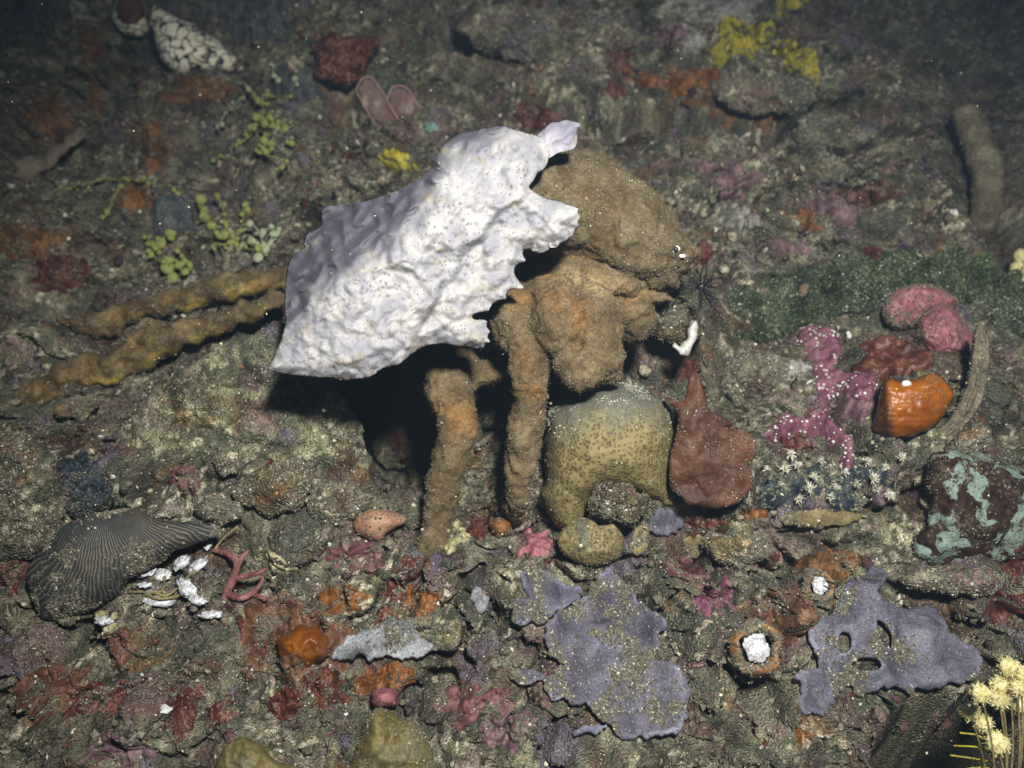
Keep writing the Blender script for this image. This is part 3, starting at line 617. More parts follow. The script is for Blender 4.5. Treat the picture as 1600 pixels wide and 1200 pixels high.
# ------------------------------------------------------------------ the sponge crab
def crab():
    d0 = .675
    parts = []
    # carapace: dome with toothed front, most of it under the sponge
    car = [(560,400),(600,330),(660,275),(740,240),(830,228),(880,237),(930,238),(962,252),(992,273),(1019,299),(1042,325),(1060,352),(1066,370),(1078,380),(1102,392),(1096,406),(1078,410),(1080,424),(1062,424),(1064,444),(1056,456),(1038,449),(1028,456),(1010,440),(998,434),(992,444),(976,449),(966,434),(952,424),(946,418),(930,410),(900,404),(860,402),(800,412),(700,440),(600,450)]
    cc0 = chaikin(np.array(car, float), 1).mean(0); kc = MM*(d0+.028)
    def cfn(x, y, s):
        px, py = x/kc+cc0[0], cc0[1]-y/kc
        edge = np.minimum(1, s.d/.010)
        h = .0040*perlin(x*30, y*30, 3)+.0016*perlin(x*75, y*75, 6)
        h += edge*(.0035*np.exp(-((px-968-(py-340)*.06)/9)**2)*sstep(290, 360, py)-.006*np.exp(-((px-1018)/22)**2-((py-385)/40)**2)+.004*np.exp(-((px-1048)/16)**2-((py-375)/22)**2)-.005*np.exp(-((py-405)/10)**2)*sstep(960, 900, px))
        return h
    V, T, Q = pillow('c', car, d0+.028, .052, None, back=.010, sp=.0020, lump=.0008, smooth=1, raw=True, fn=cfn, power=.70); parts.append((V, T, Q))
    def tb(rows, n=26, seg=20, flat=1.0):
        """rows: px, py, depth, radius px"""
        r = spline(rows, n); parts.append(tube(P(r[:, 0], r[:, 1], r[:, 2]), np.maximum(r[:, 3]*.95, 1)*MM*r[:, 2], seg, flat))
    def el(px, py, d, rx, ry, rz, rot=0, sub=3):
        v, t = ICO[sub]; c, s = math.cos(math.radians(rot)), math.sin(math.radians(rot)); k = MM*d
        X = v[:, 0]*rx*k; Y = v[:, 1]*ry*k; Z = v[:, 2]*rz*k
        parts.append((P(px, py, d)+(X*c+Y*s)[:, None]*R+(-X*s+Y*c)[:, None]*UP-Z[:, None]*F, t, np.zeros((0, 4), int)))
    el(800, 470, .715, 215, 75, 70)                       # trunk below the carapace
    el(928, 432, .692, 84, 32, 50, 14); el(862, 424, .694, 40, 24, 34)                    # pale flank under the carapace edge
    el(966, 484, .704, 44, 38, 40, 10); el(990, 500, .708, 34, 32, 36); el(1002, 476, .698, 22, 17, 24, 20)  # face and mouth field
    tb([(996,466,.694,14),(1016,464,.690,10),(1036,466,.690,7),(1054,470,.692,4)], 18, 12)   # antenna base
    for (tx, ty, tr) in ((1082,394,11),(1072,412,9),(1052,444,9),(1030,447,8),(984,436,9),(960,424,9),(944,416,10)): el(tx, ty, .696, tr*1.3, tr*.7, tr, 35, 2)
    # claw arm: upper part, wrist and hand folded down onto the coral
    tb([(846,448,.686,24),(862,470,.666,44),(872,502,.655,48),(878,530,.657,38),(882,548,.663,22)], 22)
    tb([(905,460,.686,26),(922,488,.666,45),(930,525,.659,46),(938,560,.657,42),(944,588,.660,30)], 24)
    tb([(884,562,.655,22),(908,576,.645,32),(934,588,.645,24)], 18)
    el(960, 588, .660, 16, 16, 18); el(905, 592, .660, 30, 16, 22)
    # middle walking leg
    e2 = depth(806, 806)
    tb([(812,462,.690,24),(806,490,.664,36),(808,520,.660,31),(820,548,.658,30),(829,585,.660,32),(829,608,.662,27),(828,622,.663,25),(824,645,.665,28),(820,690,.668,28),(814,732,.674,26),(811,748,.677,22),(810,770,.682,22),(806,800,min(e2-.004,.70),14),(805,812,e2+.004,9)], 44)
    el(790, 500, .668, 24, 34, 26)
    # rear walking leg
    e1 = depth(678, 862)
    tb([(728,556,.715,24),(706,582,.70,32),(701,602,.692,39),(708,628,.688,37),(713,644,.687,33),(715,662,.686,34),(714,690,.686,31),(705,720,.688,30),(699,738,.690,26),(695,752,.690,28),(688,785,.692,26),(682,825,.696,23),(677,850,e1-.004,22),(675,868,e1+.006,17)], 44)
    tb([(820,545,.715,20),(770,578,.712,20),(730,598,.708,18)], 14)
    V, T = join(*parts)
    me = bpy.data.meshes.new('tmp'); me.from_pydata([tuple(v) for v in V*10], [], [tuple(int(q) for q in t) for t in T]); me.update()
    o = bpy.data.objects.new('tmp', me); COL.objects.link(o)
    md = o.modifiers.new('r', 'REMESH'); md.mode = 'VOXEL'; md.voxel_size = .0125
    sm = o.modifiers.new('s', 'SMOOTH'); sm.factor = .5; sm.iterations = 4
    dg = bpy.context.evaluated_depsgraph_get(); dg.update(); ev = o.evaluated_get(dg); m2 = ev.to_mesh()
    V = np.zeros(len(m2.vertices)*3); m2.vertices.foreach_get('co', V); V = V.reshape(-1, 3)/10
    Q = np.zeros(len(m2.loops), np.int32); m2.loops.foreach_get('vertex_index', Q); Q = Q.reshape(-1, 4)
    ev.to_mesh_clear(); bpy.data.objects.remove(o); bpy.data.meshes.remove(me)
    T = quads2tris(Q); nr = vert_normals(V, T)
    if (nr*(V-V.mean(0))).sum() < 0: nr = -nr
    n = .0032*fbm(V[:, 0]*55, V[:, 1]*55, V[:, 2]*55, 3)+.0014*fbm(V[:, 0]*120, V[:, 1]*120, V[:, 2]*120+3, 2)+.0009*fbm(V[:, 0]*230, V[:, 1]*230, V[:, 2]*230, 3)
    V = V+nr*n[:, None]; nr = vert_normals(V, T)
    # brown felt, orange and highlights put into the colour on the limb ridges
    q = V-CAM; dep = q@F; px = 800+(q@R)/dep/MM; py = 600-(q@UP)/dep/MM
    g = fbm(V[:, 0]*40, V[:, 1]*40, V[:, 2]*40, 4); c = lerp3((.185, .138, .078), (.275, .210, .125), sstep(-.4, .45, g))
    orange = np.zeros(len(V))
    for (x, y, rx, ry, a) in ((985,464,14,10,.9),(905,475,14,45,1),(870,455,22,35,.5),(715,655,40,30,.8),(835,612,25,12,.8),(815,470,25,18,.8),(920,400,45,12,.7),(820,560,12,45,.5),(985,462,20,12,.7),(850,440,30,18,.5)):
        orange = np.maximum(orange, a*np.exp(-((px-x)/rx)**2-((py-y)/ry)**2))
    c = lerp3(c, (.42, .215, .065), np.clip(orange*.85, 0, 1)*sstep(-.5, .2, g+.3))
    pale = np.exp(-((px-935)/75)**2-((py-437-(px-900)*.22)/20)**2)*(py > 412); c = lerp3(c, (.44, .345, .19), np.clip(pale*1.2, 0, 1))
    dirt = sstep(.12, .4, fbm(V[:, 0]*95, V[:, 1]*95, V[:, 2]*95+4, 3)); c = lerp3(c, (.13, .10, .06), dirt*.5)
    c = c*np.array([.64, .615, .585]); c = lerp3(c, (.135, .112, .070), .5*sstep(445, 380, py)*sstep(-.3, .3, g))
    root = empty('crab', P(780, 850, .72), 'brown felted sponge crab standing beneath the white sponge', 'crab')
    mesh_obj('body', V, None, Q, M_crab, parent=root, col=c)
    # felt of short hairs, thinner on the pale flank
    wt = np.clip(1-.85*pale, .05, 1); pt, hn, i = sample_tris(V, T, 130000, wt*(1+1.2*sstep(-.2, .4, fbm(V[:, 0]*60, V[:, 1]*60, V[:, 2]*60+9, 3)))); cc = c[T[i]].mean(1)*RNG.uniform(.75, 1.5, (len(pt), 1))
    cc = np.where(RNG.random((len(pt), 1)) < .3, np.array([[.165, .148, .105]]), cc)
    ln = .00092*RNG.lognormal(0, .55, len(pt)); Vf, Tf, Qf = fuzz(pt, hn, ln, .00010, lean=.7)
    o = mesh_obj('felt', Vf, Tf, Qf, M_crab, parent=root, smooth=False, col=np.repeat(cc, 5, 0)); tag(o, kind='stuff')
    silt_on('silt', (V, T), 22000, root, .00042, cols=((.17,.14,.09),(.21,.18,.12),(.10,.085,.055)), pale=.03)
    # eye in its pale socket at the front corner of the carapace
    def ball(nm, px, py, d, r, m, ax=(1, 1, 1), par=None):
        return blob(nm, P(px, py, d), np.array(ax)*r, m, .08, 3, px, 3, parent=par or root)[0]
    dd = .6395
    k = np.argmin(np.hypot(px-1058, py-391)+1e3*(nr@F > 0)); de = dep[k]
    ey = ball('eye', 1050, 389, de+.0006, .0027, M_eyew, (1.9, 1.0, .8)); ball('pupil', 1056, 390, de-.0012, .0017, M_black, par=ey)
    ball('eyelid', 1066, 400, de+.0026, .0016, M_eyew, (1.3, .8, .8))
    # small crest of hairs and two antennae
    for (rows) in (((1050,446,de,1.0),(1075,420,de-.01,.7),(1092,372,de-.02,.4)), ((1062,448,de,1.1),(1092,452,de-.008,.7),(1122,440,de-.02,.4))):
        r = spline(rows, 14); V_, T_, Q_ = tube(P(r[:, 0], r[:, 1], r[:, 2]), r[:, 3]*MM*.65, 5); mesh_obj('antenna', V_, T_, Q_, M_black, parent=root)
M_crab = mat('crab felt', (.8, .8, .8), (1.15, 1.15, 1.1), scale=420, attr=True, rough=.9, bump=.7, bscale=900, spec=.12, mott=.5)
M_eyew = mat('eye white', (.75, .72, .66), (.85, .83, .8), rough=.25, spec=.5, bump=.05, mott=0)
M_black = mat('black', (.012, .012, .014), (.03, .025, .03), rough=.35, spec=.5, bump=.1, mott=0)
crab()
# ------------------------------------------------------------------ materials of the reef growth
def polyps(sc, dark, ring, light, silt):
    def f(N, L, co, out, h):
        wn = N.new('ShaderNodeTexNoise'); wn.inputs['Scale'].default_value = 55; L.new(co, wn.inputs['Vector'])
        wm = N.new('ShaderNodeMix'); wm.data_type = 'VECTOR'; wm.inputs[0].default_value = .0035; L.new(co, wm.inputs[4]); L.new(wn.outputs['Color'], wm.inputs[5])
        v = voro(N, L, wm.outputs[1], sc, rnd=.75); d = v.outputs['Distance']
        c = ramp(N, L, d, [(0, dark), (.26, dark), (.36, ring), (.52, light), (1, light)])
        mv = N.new('ShaderNodeTexNoise'); mv.inputs['Scale'].default_value = 40; L.new(co, mv.inputs['Vector'])
        c = mixnode(N, L, math_(N, L, 'MULTIPLY', mv.outputs['Fac'], .55), c, (.19, .150, .06))
        at = N.new('ShaderNodeVertexColor'); at.layer_name = 'Col'; s = N.new('ShaderNodeSeparateColor'); L.new(at.outputs['Color'], s.inputs[0])
        fn = N.new('ShaderNodeTexNoise'); fn.inputs['Scale'].default_value = 500; fn.inputs['Detail'].default_value = 4; L.new(co, fn.inputs['Vector'])
        k = math_(N, L, 'MULTIPLY', s.outputs[0], math_(N, L, 'ADD', fn.outputs['Fac'], .45), clamp=True)
        return mixnode(N, L, k, c, silt), math_(N, L, 'ADD', math_(N, L, 'MULTIPLY', h, .5), d)
    return f
M_polyp = mat('polyp coral', (.2, .2, .1), rough=.7, bump=.3, spec=.25, dist=.0012, mott=.35, extra=polyps(390, (.066, .046, .017), (.10, .075, .028), (.225, .182, .080), (.115, .118, .092)))
M_pit = mat('pitted coral', (.2, .2, .1), rough=.6, bump=.3, spec=.3, dist=.001, extra=polyps(230, (.055, .04, .01), (.13, .10, .022), (.155, .12, .028), (.13, .12, .08)))
M_leaf = mat('red brown sheet', (.048, .018, .010), (.112, .047, .026), (.165, .085, .055), scale=24, rough=.62, bump=.25, bscale=260, spec=.25, sss=.15, sssr=.004, mott=.45, extra=specks((.30, .22, .14), 330, .13, .86))
M_orange = mat('orange translucent', (.10, .024, .002), (.26, .075, .002), (.36, .125, .004), scale=45, mott=.5, rough=.45, bump=.4, bscale=190, spec=.4, sss=.25, sssr=.006, coat=.0, lo=.3, hi=.7, extra=specks((.75, .45, .05), 210, .16, .85))
M_amber = mat('amber translucent', (.14, .036, .002), (.33, .098, .002), (.44, .17, .005), scale=40, rough=.4, bump=.35, bscale=190, spec=.4, sss=.25, sssr=.006, attr=True, mott=.35, lo=.3, hi=.7, extra=specks((.65, .38, .05), 210, .14, .88))
M_pink = mat('pink lumpy', (.24, .078, .10), (.36, .15, .165), (.50, .32, .30), scale=230, rough=.65, bump=.6, bscale=520, spec=.3)
M_mag = mat('magenta crust', (.13, .042, .075), (.22, .085, .125), (.32, .19, .22), scale=130, rough=.7, bump=.6, bscale=600, spec=.3)
M_purple = mat('grey purple plate', (.076, .073, .104), (.132, .128, .170), (.185, .185, .225), scale=55, rough=.75, bump=.5, bscale=420, spec=.2, lo=.3, hi=.7, attr=True, extra=specks((.30, .29, .26), 460, .2, .72))
M_pale_purple = mat('pale blue grey sponge', (.13, .135, .148), (.24, .25, .27), scale=80, rough=.75, bump=.5, bscale=420, attr=True)
M_mint = None
def maze(N, L, co, out, h):
    w = N.new('ShaderNodeTexNoise'); w.inputs['Scale'].default_value = 66; w.inputs['Detail'].default_value = 3; w.inputs['Distortion'].default_value = .5; L.new(co, w.inputs['Vector'])
    k = ramp(N, L, w.outputs['Fac'], [(0, (0, 0, 0)), (.495, (0, 0, 0)), (.53, (1, 1, 1)), (1, (1, 1, 1))])
    f = N.new('ShaderNodeTexNoise'); f.inputs['Scale'].default_value = 380; L.new(co, f.inputs['Vector'])
    lt = mixnode(N, L, f.outputs['Fac'], (.075, .12, .095), (.26, .33, .275))
    return mixnode(N, L, k, out, lt), math_(N, L, 'SUBTRACT', h, k)
M_maze = mat('brown mint coral', (.016, .009, .007), (.048, .026, .017), scale=200, rough=.85, bump=.6, bscale=420, spec=.15, extra=maze, dist=.002)
M_turf = mat('green turf', (.7, .7, .7), (1.2, 1.2, 1.2), scale=300, attr=True, rough=.7, spec=.3)
M_white = mat('white shell', (.42, .41, .37), (.66, .66, .63), scale=160, rough=.45, bump=.4, bscale=400, spec=.5, mott=.3)
M_nacre = mat('silvery shell', (.30, .30, .31), (.66, .67, .70), scale=260, rough=.3, bump=.8, bscale=480, spec=.6, mott=.3)
M_red = mat('dark red sponge', (.05, .012, .009), (.11, .026, .018), scale=90, rough=.6, bump=.6, bscale=330, spec=.35)
M_bred = mat('brick red sponge', (.06, .018, .011), (.13, .038, .020), scale=80, rough=.5, bump=.5, bscale=300, spec=.4, sss=.15)
M_rust = mat('rust crust', (.08, .036, .02), (.16, .075, .042), (.22, .13, .085), scale=70, rough=.6, bump=.5, bscale=330, spec=.3)
M_org = mat('orange crust', (.11, .042, .012), (.23, .085, .018), scale=70, rough=.6, bump=.5, bscale=330)
M_dorg = mat('dull orange crust', (.085, .045, .018), (.19, .085, .026), scale=60, rough=.75, bump=.5, bscale=330)
M_yel = mat('yellow sponge', (.26, .225, .02), (.40, .35, .03), scale=80, rough=.7, bump=.5, bscale=330)
M_yelg = mat('pale yellow', (.28, .26, .13), (.46, .44, .26), scale=120, rough=.6, bump=.5, bscale=400)
M_finger = mat('finger sponge', (.75, .75, .75), (1.2, 1.2, 1.2), scale=110, attr=True, rough=.75, bump=.6, bscale=300)
M_slate = mat('slate sponge', (.045, .052, .058), (.085, .095, .10), scale=80, rough=.75, bump=.4, bscale=400)
M_navy = mat('dark blue coral', (.012, .018, .026), (.035, .048, .062), scale=160, rough=.6, bump=.8, bscale=300, extra=specks((.12, .15, .17), 240, .14, .75))
M_rock = mat('silted rock', (.105, .10, .07), (.22, .205, .15), (.44, .42, .33), scale=95, rough=.85, bump=.9, bscale=330, spec=.2, extra=specks((.52, .50, .40), 210, .2, .78), dist=.002)
M_brock = mat('brown stone', (.10, .085, .055), (.17, .15, .10), (.28, .26, .19), scale=70, rough=.85, bump=.6, bscale=330, extra=specks((.45, .43, .34), 300, .15, .85))
M_grock = mat('grey stone', (.17, .17, .155), (.29, .285, .26), scale=70, rough=.85, bump=.6, bscale=330)
M_peach = mat('peach shell', (.26, .135, .08), (.35, .20, .13), scale=45, rough=.6, bump=.15, bscale=300)
M_tube = mat('worm tube', (.22, .11, .04), (.36, .20, .08), scale=90, rough=.5, bump=.4, bscale=300)
M_alga = mat('red alga', (.15, .055, .052), (.24, .11, .10), scale=120, rough=.5, bump=.2, sss=.2)
M_bead = mat('green alga', (.17, .20, .045), (.31, .34, .10), scale=160, rough=.5, bump=.2, sss=.2, sssr=.003)
M_bead2 = mat('pale green alga', (.24, .29, .17), (.42, .46, .32), scale=160, rough=.5, bump=.2)
M_clear = mat('clear tunicate', (.46, .26, .25), (.58, .38, .37), scale=60, rough=.3, bump=.1, spec=.4, alpha=.24, mott=.3)
M_clearrim = mat('tunicate rim', (.50, .26, .25), (.60, .36, .34), scale=60, rough=.35, bump=.1, spec=.4, alpha=.45, mott=.3)
def veins(N, L, co, out, h):
    nz = N.new('ShaderNodeTexNoise'); nz.inputs['Scale'].default_value = 60; L.new(co, nz.inputs['Vector'])
    ad = N.new('ShaderNodeMix'); ad.data_type = 'VECTOR'; ad.inputs[0].default_value = .03; L.new(co, ad.inputs[4]); L.new(nz.outputs['Color'], ad.inputs[5])
    v = voro(N, L, ad.outputs[1], 80, 'DISTANCE_TO_EDGE')
    k = ramp(N, L, v.outputs['Distance'], [(0, (1, 1, 1)), (.045, (1, 1, 1)), (.09, (0, 0, 0))])
    return mixnode(N, L, k, out, (.02, .018, .02)), h
M_vein = mat('cream veined tunicate', (.62, .58, .40), (.85, .82, .66), scale=45, mott=.2, rough=.45, bump=.3, bscale=300, extra=veins)
M_cream = mat('cream polyp', (.56, .50, .20), (.80, .75, .42), scale=200, rough=.6, bump=.8, bscale=420, mott=.5)
M_dull = mat('dull brown sheet', (.12, .095, .07), (.19, .155, .115), scale=50, rough=.7, bump=.3)
M_teal = mat('teal bit', (.10, .22, .19), (.18, .32, .28), rough=.6)
M_olive = mat('olive leaf', (.14, .11, .05), (.26, .21, .10), scale=60, rough=.6, bump=.4)
M_mauve = mat('mauve crust', (.11, .058, .072), (.20, .12, .14), scale=110, rough=.75, bump=.6, bscale=400)
M_rosy = mat('rose crust', (.10, .038, .042), (.17, .075, .08), scale=110, rough=.7, bump=.5, bscale=400)

def pil(name, label, cat, poly, m, d=None, H=.015, off=.02, group=None, **kw):
    """a swelling thing whose back is sunk in the slope"""
    pl = np.asarray(poly, float); c = pl.mean(0); dt = depth(*c); d = d or dt-off
    kw.setdefault('back', max(.012, dt-d+.012))
    o, s = pillow(name, pl, d, H, m, **kw)
    if label: tag(o, label, cat, group)
    GROWTHS.append((uvpoly(chaikin(pl, 1)), [], s))
    return o, s
def crs(name, label, cat, poly, m, group=None, **kw):
    o, s = crust(name, np.asarray(poly, float), m, **kw)
    if label: tag(o, label, cat, group)
    return o, s

# ------------------------------------------------------------------ round the crab
PC = [(854,648),(877,623),(905,605),(938,599),(979,598),(1019,611),(1048,632),(1056,668),(1050,721),(1046,754),(1060,779),(1066,791),(1048,791),(1019,781),(991,776),(962,768),(936,772),(922,788),(920,806),(914,824),(904,836),(886,834),(862,812),(844,779),(852,746),(848,721),(854,685)]
def capsilt(x, y, s):
    k = sstep(.016, .046, y+.008*fbm(x*60, y*60, 2, 3)+.010*np.abs(x/.04)**2*(x < 0)); return np.stack([k, k, k], 1)
o, s_ = pil('brain_coral', 'tan dome coral covered in small round polyps under the crab\'s claw', 'coral', PC, M_polyp, d=.700, H=.054, lump=.0045, lscale=38, colfn=capsilt, sp=.0014, rag=2.2)
silt_on('silt', s_, 1500, o, .00045, wt=np.concatenate([sstep(.0, .05, (s_[0]-s_[0].mean(0))@UP)])+.03, pale=.12, cols=((.2,.21,.16),(.3,.3,.23)))
o, s_ = pil('rubble_clump', 'dark brown overgrown rubble under the arch of the tan polyp coral', 'rubble', [(910,796),(920,766),(945,748),(975,752),(1000,768),(1016,784),(1012,802),(990,815),(960,822),(930,818)], M_reef, d=.668, H=.020, lump=.010, lscale=60, rag=5, colfn=lambda x, y, s: colour_field(x, y, 0)*np.array([.75, .62, .5])); silt_on('silt', s_, 1500, o, .0006)
PC2 = [(868,842),(884,822),(905,812),(925,806),(948,800),(966,812),(976,838),(974,862),(955,880),(925,886),(896,878),(876,864)]
o, s_ = pil('brain_coral', 'small broken lobe of polyp coral with pale rim above the purple plates', 'coral', PC2, M_polyp, H=.016, off=.012, lump=.003, colfn=lambda x, y, s: np.repeat((sstep(.2, .5, fbm(x*80, y*80, 3, 3))*.9)[:, None], 3, 1))
silt_on('silt', s_, 500, o, .0005)
crs('coral_fragment', 'pale yellow coral fragment lodged on the broken polyp coral lobe', 'coral', blobpoly(936,832,26,19,-20,4,.3), M_yelg, thick=.010, edge=.008, lump=.004, fn=lambda u, v, s: .010+0*u)
crs('coralline_crust', 'white and magenta coralline crust beside the small broken coral lobe', 'crust', blobpoly(838,852,26,24,0,5,.4), M_pink, thick=.006, lump=.004)
LEAF = [(1080,580),(1092,581),(1100,610),(1107,635),(1115,647),(1126,660),(1140,670),(1160,671),(1177,682),(1184,697),(1181,715),(1168,726),(1176,740),(1177,760),(1165,777),(1145,791),(1117,796),(1090,791),(1072,789),(1064,775),(1046,765),(1045,735),(1046,710),(1057,680),(1060,647),(1055,637),(1041,627),(1036,617),(1050,624),(1062,626),(1071,622),(1075,597)]
def leaf_fn(x, y, s): return .006*np.exp(-((x-.002)/.012)**2)*sstep(-.02, .03, y)+.003*perlin(x*50, y*50, 3)-.004*np.exp(-((x+.012)/.008)**2-((y+.028)/.004)**2)
o, s_ = pil('sheet_sponge', 'smooth red brown pointed sheet sponge leaning against the tan polyp coral', 'sponge', LEAF, M_leaf, d=.672, H=.0075, power=.55, fn=leaf_fn, smooth=1, sp=.0011, rag=.5, lump=.003, lscale=50)
pillow('fold', np.array([(1108,640),(1122,645),(1140,656),(1148,663),(1138,670),(1120,668)], float), .676, .006, M_leaf, back=.012, parent=o)
silt_on('silt', s_, 700, o, .0004, pale=.08)

# ------------------------------------------------------------------ shell, balls and crusts on the mound
OR = [(1388,588),(1407,593),(1435,592),(1460,577),(1476,588),(1494,612),(1490,629),(1476,648),(1457,670),(1435,680),(1407,685),(1380,682),(1359,673),(1369,648),(1374,618),(1377,599)]
o, s_ = pil('tunicate', 'glossy translucent orange tunicate shaped like a cupped shell', 'tunicate', OR, M_amber, colfn=lambda x, y, s: np.repeat((.13+.87*sstep(-.018, -.010, x+.12*y)*sstep(0, .0022, s.d))[:, None], 3, 1)*np.array([[1, 1, 1]]), H=.022, off=.022, power=.45, fn=lambda x, y, s: (-.9*np.clip(-x-.016, 0, 1)-.35*np.clip(x-.018, 0, 1)+.0014*fbm(x*50, y*170, 2, 3))*np.minimum(1, s.d/.006)+.05*y, smooth=1, rag=1.2, lump=.0008)  # left facet's shade put into the colour, along with a brown edge
blob('white_spot', s_[0][np.argmin(np.linalg.norm(s_[0]-P(1417,605,depth(1417,605)-.045), axis=1))], (.0034, .0026, .002), M_white, .1, 3, 2, 2, parent=o)
OY = [(1524,502),(1538,504),(1548,530),(1549,565),(1546,602),(1532,640),(1508,676),(1472,706),(1420,718),(1388,712),(1400,696),(1440,690),(1478,662),(1500,622),(1514,574),(1520,535)]
silt_on('silt', s_, 260, o, .0004, pale=.1, wt=sstep(.0, .012, (s_[0]-s_[0].mean(0))@UP)+.03)
o, s_ = pil('oyster_shell', 'brown silted oyster shell rim curving round the orange tunicate', 'shell', OY, M_brock, H=.012, off=.014, lump=.003, fn=lambda x, y, s: .0022*np.sin(s.d*900))
silt_on('silt', s_, 900, o, .0006)
def knob(sc, a, seed):
    def f(x, y, s):
        f1, f2, i = worley(x*sc, y*sc, seed); return a*(1-np.clip(f1*1.1, 0, 1)**2)*np.minimum(1, s.d/.004)
    return f
o, s_ = pil('lumpy_sponge', 'round pink lumpy sponge above the orange tunicate', 'sponge', [(1435,502),(1450,482),(1480,475),(1502,488),(1520,515),(1527,540),(1515,562),(1490,573),(1460,568),(1440,550),(1431,525)], M_pink, H=.024, off=.014, fn=knob(75, .0065, 3), lump=.005, lscale=80, rag=3); silt_on('silt', s_, 700, o, .0005)
o, s_ = pil('lumpy_sponge', 'dusty pink sponge with silty hollow half buried in green turf', 'sponge', [(1375,497),(1383,465),(1408,447),(1450,442),(1486,455),(1502,480),(1470,480),(1442,495),(1425,516),(1395,517)], M_pink, H=.020, off=.018, fn=lambda x, y, s: knob(90, .003, 5)(x, y, s)-.010*np.exp(-((x+.0)/.014)**2-((y-.002)/.009)**2))
silt_on('silt', s_, 900, o, .0007)
MAG = [(1244,522),(1270,517),(1298,526),(1315,534),(1317,560),(1311,582),(1319,594),(1338,588),(1356,590),(1375,594),(1367,627),(1360,642),(1337,661),(1315,646),(1300,627),(1292,635),(1300,669),(1320,683),(1337,691),(1334,717),(1332,747),(1319,764),(1303,750),(1311,732),(1296,704),(1277,688),(1244,678),(1214,692),(1184,686),(1206,664),(1232,642),(1262,620),(1270,592),(1247,566),(1243,540)]
o, s_ = crs('coralline_crust', 'branching magenta coralline crust dotted with tiny white specks', 'crust', MAG, M_mag, thick=.009, edge=.007, lump=.005, lscale=85, smooth=1, sp=.0012, fn=lambda u, v, s: .004*np.minimum(1, s.d/.006))
V, T = s_; pt, nr, i = sample_tris(V, T, 330); k = fbm((pt-TO)@TU*60, (pt-TO)@TV*60, 2, 2) > -.05; pt, nr = pt[k], nr[k]
vv, tt = ICO[1]; sz = RNG.uniform(.0006, .0014, len(pt)); VV = (pt[:, None]+vv[None]*sz[:, None, None]).reshape(-1, 3); TT = (np.arange(len(pt))[:, None, None]*len(vv)+tt[None]).reshape(-1, 3)
q = mesh_obj('white_specks', VV, TT, None, M_white, parent=o); tag(q, kind='stuff')
silt_on('silt', s_, 420, o, .0007)
crs('red_sponge', 'dark red sponge behind the glossy orange tunicate', 'sponge', [(1320,560),(1345,540),(1385,535),(1420,548),(1462,560),(1455,580),(1420,592),(1385,588),(1370,600),(1340,595)], M_bred, thick=.010, lump=.006, lscale=90)
crs('purple_bump', 'small mauve crust patch with pale dust beside the orange tunicate', 'crust', blobpoly(1335,640,34,26,20,7,.3), M_mauve, thick=.012, lump=.005)
# green turf on a long mound
GT = [(1098,492),(1118,462),(1160,442),(1210,428),(1280,412),(1370,398),(1450,390),(1530,400),(1600,430),(1680,480),(1690,640),(1610,600),(1572,572),(1545,510),(1500,472),(1440,452),(1385,478),(1300,492),(1240,508),(1190,528),(1140,535),(1105,515)]
o, s_ = pil('green_turf_alga', 'long mound thickly covered in dark green turf alga', 'alga', GT, M_reef, H=.006, off=.006, lump=.007, lscale=45, rag=8, power=.6, colfn=lambda x, y, s: np.repeat(np.array([[.035, .045, .030]]), len(x), 0)*(1+.8*fbm(x*60, y*60, 2, 3))[:, None], fn=lambda x, y, s: (.007*fbm(x*26, y*26, 4, 3)+.004*(1-np.clip(worley(x*60, y*60, 8)[0]*1.2, 0, 1)**2))*np.minimum(1, s.d/.012))
V, T = s_; n = 46000; wt = sstep(-.25, .2, fbm(V[:, 0]*34, V[:, 1]*34, V[:, 2]*34, 4))+.03; pt, nr, i = sample_tris(V, T, n, wt); Vf, Tf, Qf = fuzz(pt, nr, .0016*RNG.lognormal(0, .45, n), .00045, lean=.9)
g = fbm(pt[:, 0]*55, pt[:, 1]*55, pt[:, 2]*55, 3)[:, None]; r_ = RNG.random((n, 1))
c = np.where(r_ < .72, np.array([[.024, .038, .013]]), np.where(r_ < .9, np.array([[.085, .125, .055]]), np.array([[.16, .17, .115]])))*(1+.8*g)*RNG.uniform(.5, 1.6, (n, 1)); cc = np.repeat(np.clip(c, .004, .5), 5, 0); cc[4::5] *= 2.2; cc[2::5] *= 1.3
q = mesh_obj('turf', Vf, Tf, Qf, M_turf, parent=o, smooth=False, col=cc); tag(q, kind='stuff')
silt_on('silt', s_, 7000, o, .0007, cols=((.04,.07,.04),(.10,.11,.075),(.2,.19,.13)), pale=.07)

# ------------------------------------------------------------------ purple plates
def drift(surf, n, seed, parent, thr=.05):
    V, T = surf; q = V-TO; k = fbm((q@TU)*38+seed, (q@TV)*38, seed, 4); silt_on('silt', surf, int(n*2.6), parent, .00055, wt=sstep(thr, thr+.25, k)+.01, pale=.07)
def rimcol(u, v, s):
    g = 1+.55*fbm(u*42, v*42, 3, 4); k = np.exp(-(s.d/.0022)**2)*sstep(-.3, .3, perlin(u*40, v*40, 8)); return np.stack([g*(1+.75*k), g*(1+.85*k), g*(1+.9*k)], 1)
for poly, lab, lift, sd, hl in PL:
    m = M_pale_purple if sd in (6, 8) else M_purple
    o, s_ = crs('plate_sponge', lab, 'sponge', poly, m, thick=.0024, edge=.0030, plate=lift*.7, lump=.0042, lscale=48, seed=sd, rag=3.2, colfn=rimcol, smooth=1 if sd in (5, 6) else 2, holes=hl, group=None, fn=(lambda u, v, s: .002*np.exp(-(s.d/.004)**2)), sp=.0014)
    if sd in (2, 5, 1, 4, 6): drift(s_, {2: 5200, 5: 1700, 1: 500, 4: 500, 6: 350}[sd], sd, o, .0 if sd in (2, 4) else .10)

